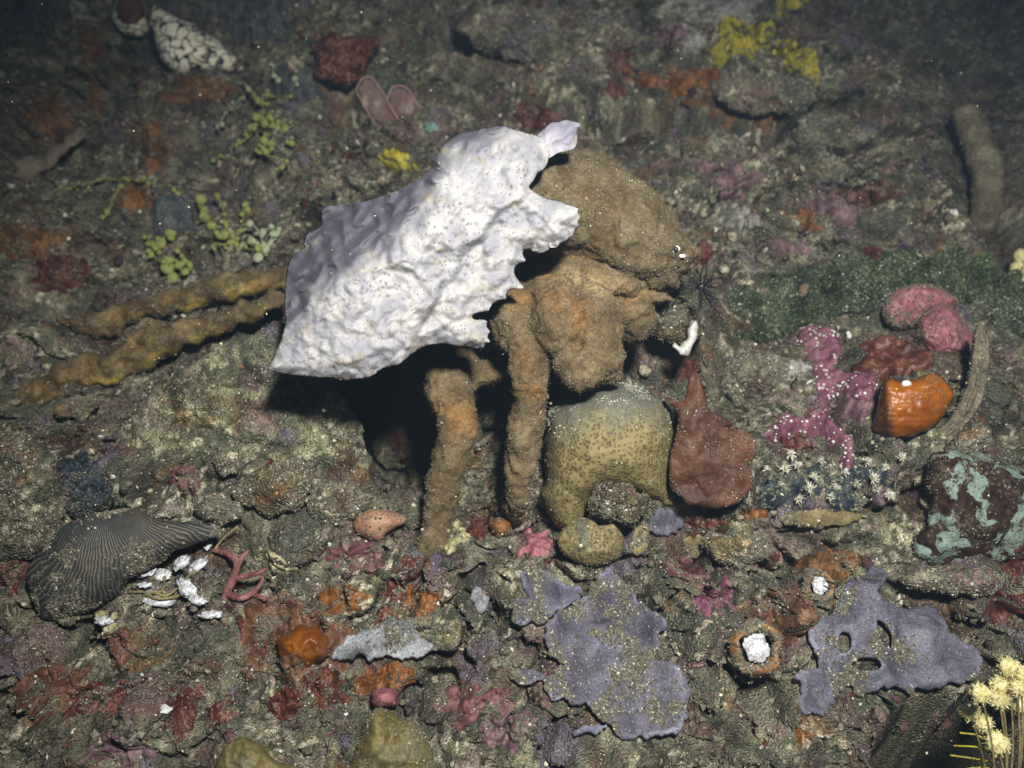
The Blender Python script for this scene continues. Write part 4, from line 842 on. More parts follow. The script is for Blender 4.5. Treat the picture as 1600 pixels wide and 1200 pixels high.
# ------------------------------------------------------------------ ribbed mushroom coral
RC = [(34,904),(56,862),(82,832),(120,810),(161,799),(210,791),(247,806),(277,817),(319,814),(345,821),(350,836),(300,851),(262,866),(244,885),(217,896),(195,915),(187,934),(150,949),(112,964),(75,971),(58,960),(52,930)]
rc0 = np.array(RC, float).mean(0); rd = depth(*rc0)-.022
def ribs(x, y, s):
    X = x-(165-rc0[0])*MM*rd; Y = y+(806-rc0[1])*MM*rd
    th = np.arctan2(X*.9, -Y+.010)+.10*perlin(x*40, y*40, 3)+.03*perlin(x*130, y*130, 9); return th*62/math.pi, np.hypot(X, Y)
def rib_fn(x, y, s):
    t, r = ribs(x, y, s); return 0*np.cos(t*2*math.pi)*np.minimum(1, r/.012)+.005*perlin(x*28, y*28, 6)-.010*np.exp(-((x-.015)/.02)**2-((y-.022)/.012)**2)*0
def rib_col(x, y, s):
    t, r = ribs(x, y, s); return np.stack([t, np.minimum(1, r/.008), .5+.5*perlin(x*32, y*32, 5)], 1)
def ribshade(N, L, co, out, h):
    at_ = N.new('ShaderNodeVertexColor'); at_.layer_name = 'Col'; s = N.new('ShaderNodeSeparateColor'); L.new(at_.outputs['Color'], s.inputs[0])
    nz = N.new('ShaderNodeTexNoise'); nz.inputs['Scale'].default_value = 160; nz.inputs['Detail'].default_value = 2; L.new(co, nz.inputs['Vector'])
    t = math_(N, L, 'ADD', s.outputs[0], math_(N, L, 'MULTIPLY', nz.outputs['Fac'], .55))
    k = math_(N, L, 'PINGPONG', t, .5); k2 = math_(N, L, 'MULTIPLY', k, 2.0)
    m = ramp(N, L, k2, [(0, (0, 0, 0)), (.60, (0, 0, 0)), (.92, (1, 1, 1))])
    n2 = N.new('ShaderNodeTexNoise'); n2.inputs['Scale'].default_value = 55; L.new(co, n2.inputs['Vector'])
    m = mixnode(N, L, 1.0, m, ramp(N, L, n2.outputs['Fac'], [(.3, (.25, .25, .25)), (.6, (1, 1, 1))]), 'MULTIPLY')
    dark = mixnode(N, L, s.outputs[2], (.024, .029, .033), (.056, .045, .030)); lite = mixnode(N, L, s.outputs[2], (.125, .155, .165), (.20, .17, .095))
    return mixnode(N, L, m, dark, lite), math_(N, L, 'ADD', h, k2)
M_rib = mat('ribbed coral', (.1, .1, .1), rough=.6, bump=.5, bscale=700, spec=.3, extra=ribshade)
o, s_ = pil('mushroom_coral', 'dark dome shaped mushroom coral with fine pale radiating ribs', 'coral', RC, M_rib, d=rd, H=.026, fn=rib_fn, colfn=rib_col, sp=.0011, lump=.0012)
drift(s_, 1500, 3, o, .0)

# ------------------------------------------------------------------ stones
rocks = [
 ([(170,690),(215,630),(300,565),(400,520),(445,500),(520,590),(575,690),(592,780),(560,838),(480,832),(380,832),(260,792),(190,775)], 'broad silt covered boulder behind the crab, speckled with pale rubble', M_rock, .026, .004, .009, 900),
 ([(358,768),(390,738),(440,722),(482,716),(492,748),(470,790),(430,806),(390,792)], 'rounded brown stone with dark red stains on the boulder', M_brock, .018, .022, .003, 500),
 ([(395,660),(410,646),(436,648),(446,668),(430,684),(404,682)], 'small flat brown stone high on the boulder', M_brock, .008, .024, .001, 60),
 ([(330,716),(352,702),(376,712),(372,738),(346,746)], 'small buff stone in the middle of the boulder', M_grock, .008, .024, .001, 40),
 ([(300,790),(330,772),(378,778),(392,800),(360,818),(312,815)], 'pale grey stone at the foot of the boulder', M_grock, .010, .016, .002, 150),
 ([(480,770),(520,750),(560,756),(574,786),(556,815),(510,822),(482,805)], 'grey silted stone at the boulder\'s end beside the crab\'s rear leg', M_rock, .014, .018, .004, 200),
 ([(-30,690),(30,665),(70,690),(95,730),(105,790),(95,840),(40,880),(-30,880)], 'craggy silted rock streaked with dark red at the picture edge', M_rock, .028, .018, .009, 900),
 ([(1008,492),(1055,470),(1096,480),(1098,516),(1072,545),(1040,536),(1015,518)], 'brown grey stone under the black feather star', M_brock, .012, .03, .006, 300),
 ([(1400,900),(1450,885),(1540,884),(1578,900),(1562,926),(1480,934),(1420,922)], 'grey silted slab below the brown and mint coral', M_grock, .012, .014, .003, 300),
 ([(1468,706),(1498,672),(1530,655),(1549,670),(1546,700),(1520,716),(1490,718)], 'pale grey cone shaped stone behind the brown and mint coral', M_grock, .014, .018, .002, 60),
 ([(1215,770-180),(1255,560),(1235,575),(1200,600)], None, None, 0, 0, 0, 0),
 ([(1130,560),(1180,545),(1230,560),(1240,600),(1215,640),(1170,650),(1130,620)], 'knobbly silted stone beside the red brown sheet sponge', M_rock, .016, .012, .008, 1200),
 ([(1060,220),(1110,205),(1180,215),(1200,260),(1150,290),(1080,280)], 'weathered olive stone up the slope behind the crab\'s carapace', M_rock, .016, .012, .006, 500),
 ([(700,20),(800,5),(960,20),(1010,60),(930,95),(820,100),(740,80)], 'broad silted ledge stone high on the slope', M_rock, .022, .012, .008, 900),
 ([(1090,115),(1190,112),(1270,130),(1290,165),(1210,185),(1120,165)], 'silted ledge under the yellow sponge patches', M_rock, .018, .012, .007, 700),
 ([(1240,180),(1330,175),(1390,200),(1370,240),(1290,250),(1240,225)], 'low silted stone beyond the ledge with rust coloured crust', M_rock, .016, .012, .006, 600),
 ([(1120,700),(1125,690),(1130,700)], None, None, 0, 0, 0, 0),
 ([(1085,845),(1120,830),(1190,838),(1215,860),(1180,885),(1110,880)], 'brown silted slab of rubble between purple oval and magenta flowers', M_brock, .010, .010, .005, 500),
]
for k, (poly, lab, m, H, off, lump, nsilt) in enumerate(rocks):
    if lab is None: continue
    lab = lab.replace(' at the picture edge', ' near the dark blue coral')
    tone = (1.35, 1.42, 1.32) if k == 0 else {'silted rock': (1.05, 1.05, 1.05), 'brown stone': (.95, .80, .62), 'grey stone': (1.35, 1.33, 1.35)}[m.name]
    o, s_ = pil('rock', lab, 'rock', poly, M_reef, H=H*(.65 if k in (1, 2, 3, 4, 5) else 1), off=off*(.75 if k in (1, 2, 3, 4, 5) else 1), rag=4, lump=lump*.9, lscale=60, seed=k+2, sp=.0017, power=.7, fn=(lambda x, y, s, k=k, H=H: np.minimum(1, s.d/.012)*(.38*H*fbm(x*30+k, y*30, k*3.3, 4, .6)+.0022*fbm(x*260, y*260, k, 3)+.004*(1-np.clip(worley(x*70, y*70, k)[0]*1.2, 0, 1)**2))), colfn=(lambda x, y, s, k=k, t=tone: colour_field(x+k*.37, y-k*.21, 0)*np.array(t)))
    if nsilt: silt_on('silt', s_, nsilt*4, o, .0006, pale=.08)

# ------------------------------------------------------------------ finger sponge
def fcol(x, y, s):
    k = sstep(.002, -.012, y-.42*x+.008*fbm(x*40, y*40, 3, 3)+.004)*sstep(.12, .0, x)
    c = lerp3((.090, .062, .028), (.165, .112, .045), sstep(-.3, .3, fbm(x*50, y*50, 4, 3))); return lerp3(c, (.36, .27, .03), np.clip(k*1.0, 0, 1)*sstep(-.45, .1, fbm(x*35, y*35, 8, 3)))
FI = [
 ([(84,498),(132,488),(188,470),(256,456),(304,440),(360,424),(444,412),(470,430),(450,452),(416,458),(360,472),(312,484),(256,492),(208,504),(168,534),(132,528),(100,512)], 'brown upper finger of finger sponge reaching under the white sponge'),
 ([(16,620),(24,604),(72,580),(100,560),(172,552),(200,514),(256,497),(348,488),(400,464),(440,452),(450,474),(392,508),(348,520),(296,538),(264,560),(224,584),(180,602),(152,604),(100,616),(76,636),(40,640)], 'long brown finger sponge with yellow tip lying above the boulder'),
 ([(84,640),(100,621),(148,612),(150,640),(128,658),(96,654)], 'short yellowish stub of finger sponge under the long yellow tipped finger'),
]
for k, (poly, lab) in enumerate(FI):
    o, s_ = pil('finger_sponge', lab, 'sponge', poly, M_finger, H=.013 if k < 2 else .010, off=.030, lump=.007, lscale=60, seed=k, rag=4.5, power=.55, colfn=fcol, fn=(lambda x, y, s, k=k: (.009*perlin(x*26, y*26, k)+.004*(1-np.clip(worley(x*70, y*70, k)[0]*1.2, 0, 1)**2))*np.minimum(1, s.d/.01)), group='finger sponges by the boulder')
    silt_on('silt', s_, 1500, o, .0005)

# ------------------------------------------------------------------ other corals and sponges
MC = [(1440,735),(1455,710),(1490,700),(1530,705),(1570,720),(1620,745),(1640,800),(1610,870),(1560,890),(1500,885),(1420,882),(1425,850),(1445,820),(1450,780)]
o, s_ = pil('maze_coral', 'dark brown coral with winding mint green markings', 'coral', MC, M_maze, H=.026, off=.010, lump=.006, lscale=55, rag=4, power=.7, fn=knob(55, .005, 6))
silt_on('silt', s_, 1500, o, .0005)
o, s_ = pil('knob_coral', 'yellow green two lobed coral with dark pits under the pink knob', 'coral', [(535,1240),(548,1185),(565,1150),(572,1120),(588,1105),(610,1107),(624,1124),(655,1125),(672,1160),(695,1240)], M_pit, H=.026, off=.016, lump=.005, lscale=60, rag=1, colfn=lambda x, y, s: np.repeat((.15+.5*sstep(0, .4, fbm(x*45, y*45, 2, 3)))[:, None], 3, 1), fn=lambda x, y, s: -.012*np.exp(-((x-.002)/.004)**2)*sstep(-.02, .02, y)+.005*fbm(x*55, y*55, 3, 4)*np.minimum(1, s.d/.005)); silt_on('silt', s_, 900, o, .0005)
o, s_ = pil('knob_coral', 'dim olive yellow coral knob beside two lobed coral', 'coral', [(325,1240),(345,1165),(375,1148),(405,1160),(430,1190),(475,1200),(490,1240)], M_pit, H=.016, off=.012, lump=.006, lscale=60, rag=1, colfn=lambda x, y, s: np.repeat((.3+.5*sstep(0, .4, fbm(x*45, y*45, 5, 3)))[:, None], 3, 1))
o, s_ = pil('leafy_coral', 'blackish blue coral clump beside the ribbed mushroom coral', 'coral', [(78,722),(120,705),(160,725),(182,760),(178,800),(140,816),(100,802)], M_navy, H=.012, off=.016, lump=.008, lscale=80, rag=5, power=.6, fn=knob(130, .005, 2)); silt_on('silt', s_, 700, o, .0005)
pil('lumpy_sponge', 'crimson ball sponge high on the shaded wall', 'sponge', [(485,95),(490,66),(520,52),(556,56),(592,60),(590,85),(578,110),(555,135),(525,132),(495,118)], M_bred, H=.022, off=.014, lump=.010, rag=5, power=.7, fn=knob(60, .005, 4))
pil('round_sponge', 'smooth slate grey round sponge above bright green alga beads', 'sponge', blobpoly(268,342,36,36,0,3,.12), M_slate, H=.012, off=.014, lump=.004, rag=3)
o, _ = pil('veined_tunicate', 'large cream tunicate webbed with black veins', 'tunicate', [(240,6),(255,15),(285,30),(311,45),(326,56),(345,64),(360,82),(379,99),(371,114),(337,112),(300,112),(285,119),(262,109),(251,90),(240,56),(229,30)], M_vein, H=.022, off=.04, smooth=1)
o, _ = pil('veined_tunicate', 'smaller veined tunicate with maroon top next to the cream one', 'tunicate', [(172,22),(187,-14),(218,-10),(232,30),(234,56),(204,60),(184,46)], M_vein, H=.018, off=.035)
pillow('maroon_top', np.array([(178,10),(190,-14),(218,-12),(230,20),(210,40),(188,34)], float), depth(203,25)-.052, .006, M_red, back=.02, parent=o)
# clear tunicates
for poly, lab in (([(556,142),(564,125),(580,121),(602,150),(622,186),(611,197),(590,196),(573,172)], 'clear pinkish tunicate, the longer of a pair above the white sponge'), ([(604,158),(614,136),(635,137),(651,160),(659,182),(645,185),(625,188)], 'clear pinkish tunicate, the shorter of a pair above the white sponge')):
    o, _ = pil('clear_tunicate', lab, 'tunicate', poly, M_clear, H=.008, off=.05, rag=.6)
    r = np.array(poly+poly[:1], float); r = spline(np.vstack([r, r[1]])[:len(r)], 60); dd = depth(*np.mean(poly, axis=0))-.051
    V, T, Q = tube(P(r[:, 0], r[:, 1], np.full(len(r), dd)), .0006, 6); mesh_obj('rim', V, T, Q, M_clearrim, parent=o)
# column sponge
r = spline([(1505,170,.99,20),(1525,215,.985,24),(1541,260,.98,25),(1545,305,.98,24),(1537,345,.99,22),(1530,380,1.02,22)], 40)
V, T, Q = tube(P(r[:, 0], r[:, 1], r[:, 2]), r[:, 3]*MM*r[:, 2], 20); V = V+.0022*fbm(V[:, 0]*80, V[:, 1]*80, V[:, 2]*80, 3)[:, None]*np.array([1, .4, .6])
o = mesh_obj('tube_sponge', V, T, Q, M_brock, base=V.min(0)); tag(o, 'tall brown tube sponge standing in the dark beyond the turf', 'sponge'); silt_on('silt', (V, np.vstack([T, quads2tris(Q)])), 900, o, .0008)
pil('dull_leaf', 'dull brown leaf shaped sheet hanging on the dark wall', 'sponge', [(-10,256),(30,246),(75,236),(108,212),(132,204),(114,226),(90,250),(65,276),(40,282),(-10,272)], M_dull, H=.006, off=.03, rag=4)

# ------------------------------------------------------------------ encrusting patches: cx, cy, rx, ry, rot, seed, material, thick, name, label, category
CR = [
 (1153,66,48,24,-25,1,M_yel,.008,'yellow_sponge','larger bright yellow sponge patch on the ledge','sponge'),
 (1242,90,36,20,35,2,M_yel,.008,'yellow_sponge','smaller bright yellow sponge patch with ragged end','sponge'),
 (1228,6,20,14,10,3,M_yel,.006,'yellow_sponge','dim yellow sponge smudge above the two bright yellow patches','sponge'),
 (622,254,22,9,12,4,M_yel,.009,'yellow_sponge','small knobbly yellow sponge just above the white sponge','sponge'),
 (676,203,9,7,0,5,M_teal,.006,'teal_sponge','tiny teal sponge button above the white sponge','sponge'),
 (1060,128,75,12,8,6,M_org,.008,'orange_crust','thin orange crust band along the crevice lip','crust'),
 (1062,142,16,11,0,7,M_org,.010,'orange_sponge','orange sponge lump hanging in the crevice','sponge'),
 (1150,175,58,20,15,8,M_dorg,.007,'rust_crust','broad dull orange crust patch under the crevice','crust'),
 (966,95,22,18,60,9,M_red,.010,'red_sponge','dark red sponge tuft at the crevice mouth','sponge'),
 (958,142,14,9,20,10,M_bred,.008,'red_sponge','small brick red sponge inside the crevice','sponge'),
 (838,184,30,17,10,11,M_red,.010,'red_sponge','dark maroon sponge clump touching the white sponge\'s top','sponge'),
 (1050,58,24,18,0,12,M_mauve,.008,'mauve_crust','pink mauve crust knob beside the yellow patches','crust'),
 (1296,328,34,20,20,13,M_mauve,.006,'mauve_crust','dusty mauve crust patch next to the yellow orange smear','crust'),
 (1345,306,50,13,-8,14,M_bred,.006,'red_crust','brick red crust streak up the slope','crust'),
 (1258,345,20,13,20,15,M_org,.006,'orange_crust','yellow orange smear of crust up the slope','crust'),
 (1232,390,28,10,0,16,M_mauve,.006,'mauve_crust','thin lilac crust above the green turf','crust'),
 (1360,395,14,12,0,17,M_red,.006,'red_crust','tiny dark red crust above the green turf','crust'),
 (1092,402,15,13,0,18,M_red,.012,'red_sponge','dark red knob in front of the crab\'s eye','sponge'),
 (85,188,26,38,10,19,M_dorg,.008,'rust_crust','dull orange crust patch above the dull brown leaf','crust'),
 (150,160,18,26,0,20,M_dorg,.007,'rust_crust','small dull orange crust beside the round slate sponge wall','crust'),
 (312,142,44,16,-5,21,M_dorg,.008,'rust_crust','dull orange crust just under the cream tunicate','crust'),
 (148,78,14,26,0,22,M_dorg,.006,'rust_crust','narrow dull orange crust up the dark wall','crust'),
 (40,378,54,20,0,23,M_dorg,.007,'rust_crust','wide brownish orange crust above the dark red ball','crust'),
 (212,305,18,24,0,24,M_dorg,.008,'rust_crust','orange brown crust behind the alga chain','crust'),
 (245,230,16,34,0,25,M_dorg,.006,'rust_crust','faint orange crust streak on the dark wall','crust'),
 (96,432,36,24,0,26,M_red,.012,'red_sponge','dark red ball sponge above the finger sponge','sponge'),
 (60,10,40,20,0,27,M_slate,.012,'round_sponge','slate sponge cushion at the top of the dark wall','sponge'),
 (400,30,50,30,0,28,M_slate,.012,'round_sponge','grey sponge cushion between cream tunicate and crimson ball','sponge'),
 (460,130,34,22,20,29,M_slate,.010,'round_sponge','slate sponge cushion under the crimson ball','sponge'),
 (625,672,30,26,30,30,M_rosy,.010,'rose_crust','rose pink crust in the dark hollow behind the crab\'s legs','crust'),
 (295,750,18,22,0,31,M_rosy,.008,'rose_crust','rose coloured crust patch on the broad boulder','crust'),
 (458,715,26,14,-20,32,M_red,.006,'red_crust','dark red crust on the top of the brown stone','crust'),
 (445,760,14,22,20,33,M_red,.006,'red_crust','dark red crust stain on the side of the brown stone','crust'),
 (42,760,14,34,15,34,M_red,.008,'red_crust','dark red streak down the craggy silted rock','crust'),
 (16,748,12,16,0,35,M_dorg,.006,'rust_crust','dull orange spot on the craggy silted rock','crust'),
 (20,880,30,34,0,36,M_red,.010,'red_sponge','dark red sponge under the edge of the ribbed coral','sponge'),
 (558,868,40,18,10,37,M_rosy,.005,'rose_crust','dusky rose crust below the peach shell','crust'),
 (452,1000,72,62,20,38,M_rust,.010,'rust_sponge','rusty brown sponge cushion round the wrinkled yellow orange tunicate','sponge'),
 (485,1082,46,34,-10,39,M_bred,.014,'red_sponge','deep red sponge cushion with one white spot','sponge'),
 (534,934,36,18,-10,40,M_org,.010,'orange_sponge','glossy amber sponge lumps beside the rusty cushion','sponge'),
 (655,936,24,18,10,41,M_org,.009,'orange_sponge','orange red sponge knob below the crab\'s foot','sponge'),
 (600,1064,32,22,0,42,M_org,.007,'orange_crust','dim orange crust under the pale blue sponge sliver','crust'),
 (655,880,22,14,0,43,M_bred,.010,'red_sponge','small red sponge at the crab\'s rear foot','sponge'),
 (615,945,22,30,30,44,M_bred,.009,'red_sponge','red sponge streak beside the orange red knob','sponge'),
 (290,1110,22,34,10,45,M_red,.012,'red_sponge','dark red sponge beside the pale bits on the lower slope','sponge'),
 (350,1108,18,18,0,46,M_bred,.010,'red_sponge','brick red sponge lump beside the dark red one','sponge'),
 (150,1095,34,20,0,47,M_red,.010,'red_sponge','dark red sponge under the flesh coloured crust','sponge'),
 (95,1075,50,34,-30,48,M_rust,.008,'flesh_crust','flesh coloured crust slab on the lower slope','crust'),
 (195,1010,34,20,-40,49,M_rust,.008,'flesh_crust','small flesh coloured crust with yellow tip','crust'),
 (435,870,26,14,30,50,M_yelg,.008,'pale_crust','cream knobbly crust beside the red branching alga','crust'),
 (175,965,24,12,-10,51,M_yelg,.008,'pale_crust','cream crust lump under the ribbed coral','crust'),
 (190,1170,40,26,0,52,M_mauve,.008,'mauve_crust','violet crust at the bottom of the slope','crust'),
 (735,1100,50,24,-10,53,M_rosy,.005,'rose_crust','faint rose crust on the lower slope','crust'),
 (790,1140,40,26,0,54,M_mauve,.005,'mauve_crust','faint mauve crust by the narrow plate edge','crust'),
 (1290,878,48,20,6,55,M_dorg,.010,'rust_crust','orange brown crust cushion above the upper worm tube','crust'),
 (1222,965,50,30,-30,56,M_rust,.010,'rust_crust','rusty crust between the two worm tubes','crust'),
 (1100,822,26,22,0,57,M_bred,.010,'red_sponge','orange red sponge under the red brown sheet','sponge'),
 (1098,936,15,20,10,58,M_mag,.010,'magenta_knob','magenta crust knob with pale centre','crust'),
 (1128,930,16,20,-10,59,M_mag,.009,'magenta_knob','duller magenta crust knob beside the pale centred one','crust'),
 (1190,868,18,14,0,60,M_red,.008,'red_sponge','dark red sponge behind the grey silted slab','sponge'),
 (1070,885,30,16,10,61,M_rosy,.008,'rose_crust','rose crust on the slab below the purple oval','crust'),
 (1240,690,22,20,30,62,M_red,.008,'red_sponge','blackish red sponge under the magenta crust','sponge'),
 (1222,577,26,13,5,63,M_grock,.006,'white_crust','pale grey chalky crust patch beside the magenta crust','crust'),
 (1068,575,18,14,0,64,M_red,.008,'red_sponge','small dark red sponge under the crab\'s claw','sponge'),
 (1590,880,22,24,0,65,M_red,.010,'red_sponge','dark red sponge past the brown and mint coral','sponge'),
 (1575,950,40,26,0,66,M_red,.008,'red_sponge','deep red sponge over the dark hollow','sponge'),
 (1455,1140,34,20,0,67,M_rosy,.008,'rose_crust','dim rose crust down in the dark hollow','crust'),
 (1250,1145,16,12,0,68,M_org,.006,'orange_crust','small orange crust below the pierced plate','crust'),
 (1505,760,3,3,0,69,None,0,'x',None,None),
 (770,60,60,16,5,70,M_slate,.006,'round_sponge','grey film sponge along the ledge shadow','sponge'),
 (1110,20,60,18,0,71,M_grock,.010,'grey_crust','grey crust cushion at the top of the ledge','crust'),
 (1085,66,18,16,0,72,M_grock,.008,'pale_sponge','pale blue grey sponge blotch touching the larger yellow patch','sponge'),
 (625,1175,2,2,0,73,None,0,'x',None,None),
 (700,835,22,20,0,74,M_yelg,.006,'pale_crust','pale knobbly crust between the crab\'s feet','crust'),
 (1130,265,50,30,30,75,M_mauve,.005,'mauve_crust','greyish mauve film behind the carapace','crust'),
 (1150,338,34,18,20,76,M_grock,.008,'grey_crust','pale grey crust beside the crab\'s face','crust'),
 (745,820,18,14,0,77,M_red,.009,'red_sponge','dark red sponge nook behind the orange ball','sponge'),
 (1470,455,2,2,0,78,None,0,'x',None,None),
 (1180,800,18,10,0,79,M_org,.006,'orange_crust','tiny orange crust dots beside the white tufted colony','crust'),
]
for cx, cy, rx, ry, rot, sd, m, th, nm, lab, cat in CR:
    if m is None: continue
    cloudy = dict(rough=.34, freq=1.5) if rx > 12 else dict(rough=.2)
    o, s_ = crs(nm, lab, cat, blobpoly(cx, cy, rx*1.25, ry*1.25, rot, sd, n=72, **cloudy), m, thick=th*.62, edge=max(.004, th*.9), lump=th*.8, lscale=120, seed=sd, smooth=1, follow=True, sink=.005)
    if rx*ry > 250: silt_on('silt', s_, int(rx*ry*.6), o, .0006, wt=sstep(-.05, .3, fbm((s_[0]-TO)@TU*55+sd, (s_[0]-TO)@TV*55, sd, 3))+.02)
o, s_ = pil('tunicate', 'wrinkled yellow orange tunicate set in the rusty cushion', 'tunicate', [(427,997),(457,979),(484,974),(514,986),(517,1012),(499,1035),(469,1043),(446,1031)], M_orange, H=.014, off=.016, rag=4, lump=.003, fn=lambda x, y, s: .0042*(1-2*np.abs(perlin(x*75, y*38, 4)*1.6))*np.minimum(1, s.d/.005))
o, s_ = pil('ball_sponge', 'small round orange sponge at the middle leg\'s tip', 'sponge', blobpoly(781,825,19,16,0,3,.2), M_org, H=.014, off=.012, fn=knob(120, .003, 2)); silt_on('silt', s_, 120, o, .0006)
pil('ball_sponge', 'round rose pink knob on top of the two lobed coral', 'sponge', blobpoly(600,1091,23,18,0,6,.15), M_pink, H=.012, off=.016, fn=knob(110, .003, 2))
o, s_ = pil('scallop_shell', 'peach coloured smooth shell half buried beside the crab\'s rear foot', 'shell', [(549,815),(560,801),(585,795),(620,799),(640,814),(622,824),(602,834),(596,850),(575,842),(555,830)], M_peach, H=.010, off=.014); silt_on('silt', s_, 200, o, .0006)
for poly, lab, m in (([(1213,820),(1228,809),(1270,804),(1330,811),(1362,820),(1300,831),(1235,832)], 'tongue shaped brown leaf of sponge under the white tufted colony', M_olive), ([(1060,850),(1090,838),(1098,855),(1088,880),(1066,872)], 'olive brown leaf bit below the purple oval plate', M_olive), ([(1130,862),(1160,850),(1180,868),(1165,892),(1138,888)], 'grey leaf bit standing behind the olive brown ones', M_slate), ([(690,985),(715,975),(722,1000),(712,1030),(694,1020)], 'olive film leaf beside the pale blue sponge sliver', M_olive), ([(985,838),(1010,815),(1016,850),(1000,880),(980,870)], 'dark olive leaf beside the broken coral lobe', M_olive)):
    o, s_ = crs('leaf_sponge', lab, 'sponge', poly, m, thick=.004, edge=.003, plate=.008, lump=.002); drift(s_, 120, 4, o)

# ------------------------------------------------------------------ worm tubes
for (px, py, r, lab) in ((1172,1022,31,'wide rusty worm tube with glossy white plug'), (1277,931,19,'narrow rusty worm tube with glossy white plug')):
    c = at(px, py, .012); k = MM*depth(px, py); ax = (.35*TN+.1*UP-.8*F); ax /= np.linalg.norm(ax)
    a1 = np.cross(ax, R); a1 /= np.linalg.norm(a1); a2 = np.cross(a1, ax)
    root = empty('worm_tube', c, lab+' on the lower slope', 'worm tube')
    prof = [(1.30,-.9),(1.28,.0),(1.2,.35),(1.08,.45),(.95,.35),(.86,.05),(.8,-.3)]; n = 30; th = np.linspace(0, 2*math.pi, n, endpoint=False); V = []
    for rr, zz in prof:
        wv = 1+.30*fbm(np.cos(th)*1.1+px, np.sin(th)*1.1, zz*.7, 3); V.append(c+(rr*r*k*wv)[:, None]*(np.cos(th)[:, None]*a1+np.sin(th)[:, None]*a2)+((zz+.35*perlin(np.cos(th)*1.5+px, np.sin(th)*1.5, 3.))*r*k)[:, None]*ax)
    V = np.vstack(V); i = np.arange(len(prof)-1)[:, None]*n; j = np.arange(n)[None]; kk = (j+1) % n; Q = np.stack([i+j, i+kk, i+n+kk, i+n+j], -1).reshape(-1, 4)
    o = mesh_obj('tube', V, None, Q, M_tube, parent=root); silt_on('silt', (V, quads2tris(Q)), 1600, root, .0007)
    blob('plug', c-ax*r*k*.05, (r*k*.70, r*k*.62, r*k*.22), M_nacre, .28, 3, px, 4, parent=root, axes=np.array([a1, a2, ax]))

# ------------------------------------------------------------------ white tufted colony
root = empty('tufted_colony', at(1290, 765), 'colony of white star shaped tufts on dark green ground', 'soft coral')
o, s_ = crust('mat', blobpoly(1290,765,100,46,-5,9,.3), M_navy, thick=.007, lump=.006, lscale=90, parent=root)
silt_on('silt', s_, 1500, root, .0008, cols=((.05,.06,.04),(.14,.14,.09),(.2,.2,.13)))
for (px, py, r) in ((1228,724,11),(1222,747,12),(1240,741,9),(1215,771,10),(1256,776,12),(1278,735,8),(1265,758,9),(1287,789,9),(1352,737,11),(1376,745,9),(1350,762,12),(1362,778,9),(1345,792,10),(1378,787,9),(1392,728,8),(1196,748,8),(1302,775,8),(1240,792,9),(1312,752,7),(1330,770,8)):
    c = at(px, py, .010); n = 60; k = MM*.72*r; dirs = RNG.normal(0, 1, (n, 3))+TN*1.1; dirs /= np.linalg.norm(dirs, axis=1)[:, None]
    V, T, Q = fuzz(np.repeat(c[None], n, 0), dirs, k*RNG.uniform(.7, 1.25, n), k*.10, lean=.05)
    cc = np.repeat(np.array([[.72, .71, .58]])*RNG.uniform(.75, 1.1, (n, 1)), 5, 0); cc[0::5] = cc[1::5] = (.45, .42, .12)
    mesh_obj('tuft', V, T, Q, M_silt, parent=root, smooth=False, col=cc)

# ------------------------------------------------------------------ feather star
c0 = P(1096, 448, .70); root = empty('feather_star', c0, 'black feather star clinging in front of the crab\'s face', 'feather star')
blob('disc', c0, (.0028, .0024, .003), M_black, .2, 3, 1, 3, parent=root)
for k in range(13):
    an = [2.6, 1.9, 1.2, .7, .25, -.15, -.5, -.9, -1.3, -1.7, -2.0, .45, -.7][k]+RNG.normal(0, .12); ln = RNG.uniform(26, 52)*(1.5 if an < -1 and an > -1.9 else 1); cu = RNG.choice([-1, 1])*RNG.uniform(.5, 1.3)
    tt = np.linspace(0, 1, 5); aa = an+cu*tt**1.5; xs = 1096+np.concatenate([[0], np.cumsum(np.cos(aa[1:]))])*ln/4; ys = 448-np.concatenate([[0], np.cumsum(np.sin(aa[1:]))])*ln/4
    r = spline(np.stack([xs, ys, .70-.020*tt+RNG.normal(0, .004)*tt], 1), 26); pth = P(r[:, 0], r[:, 1], r[:, 2]); V, T, Q = tube(pth, np.linspace(.0006, .00022, 26), 5)
    a = mesh_obj('arm', V, T, Q, M_black, parent=root)
    n = 44; i = RNG.integers(3, 26, n); tg = np.gradient(pth, axis=0)[i]; tg /= np.linalg.norm(tg, axis=1)[:, None]; sd = np.cross(tg, -F)*RNG.choice([-1, 1], (n, 1))+tg*.8
    V, T, Q = fuzz(pth[i], sd, .0042*RNG.uniform(.5, 1.1, n), .00013, lean=.25); mesh_obj('pinnules', V, T, Q, M_black, parent=a, smooth=False)
WS = depth(1074, 528)-.056
pil('white_shell', 'bright white broken shell below the feather star', 'shell', [(1080,499),(1089,500),(1093,512),(1088,532),(1080,548),(1076,557),(1062,555),(1051,541),(1054,535),(1062,541),(1066,533),(1073,530),(1075,515)], M_white, d=WS, H=.003, rag=1.0, back=.008, smooth=0)

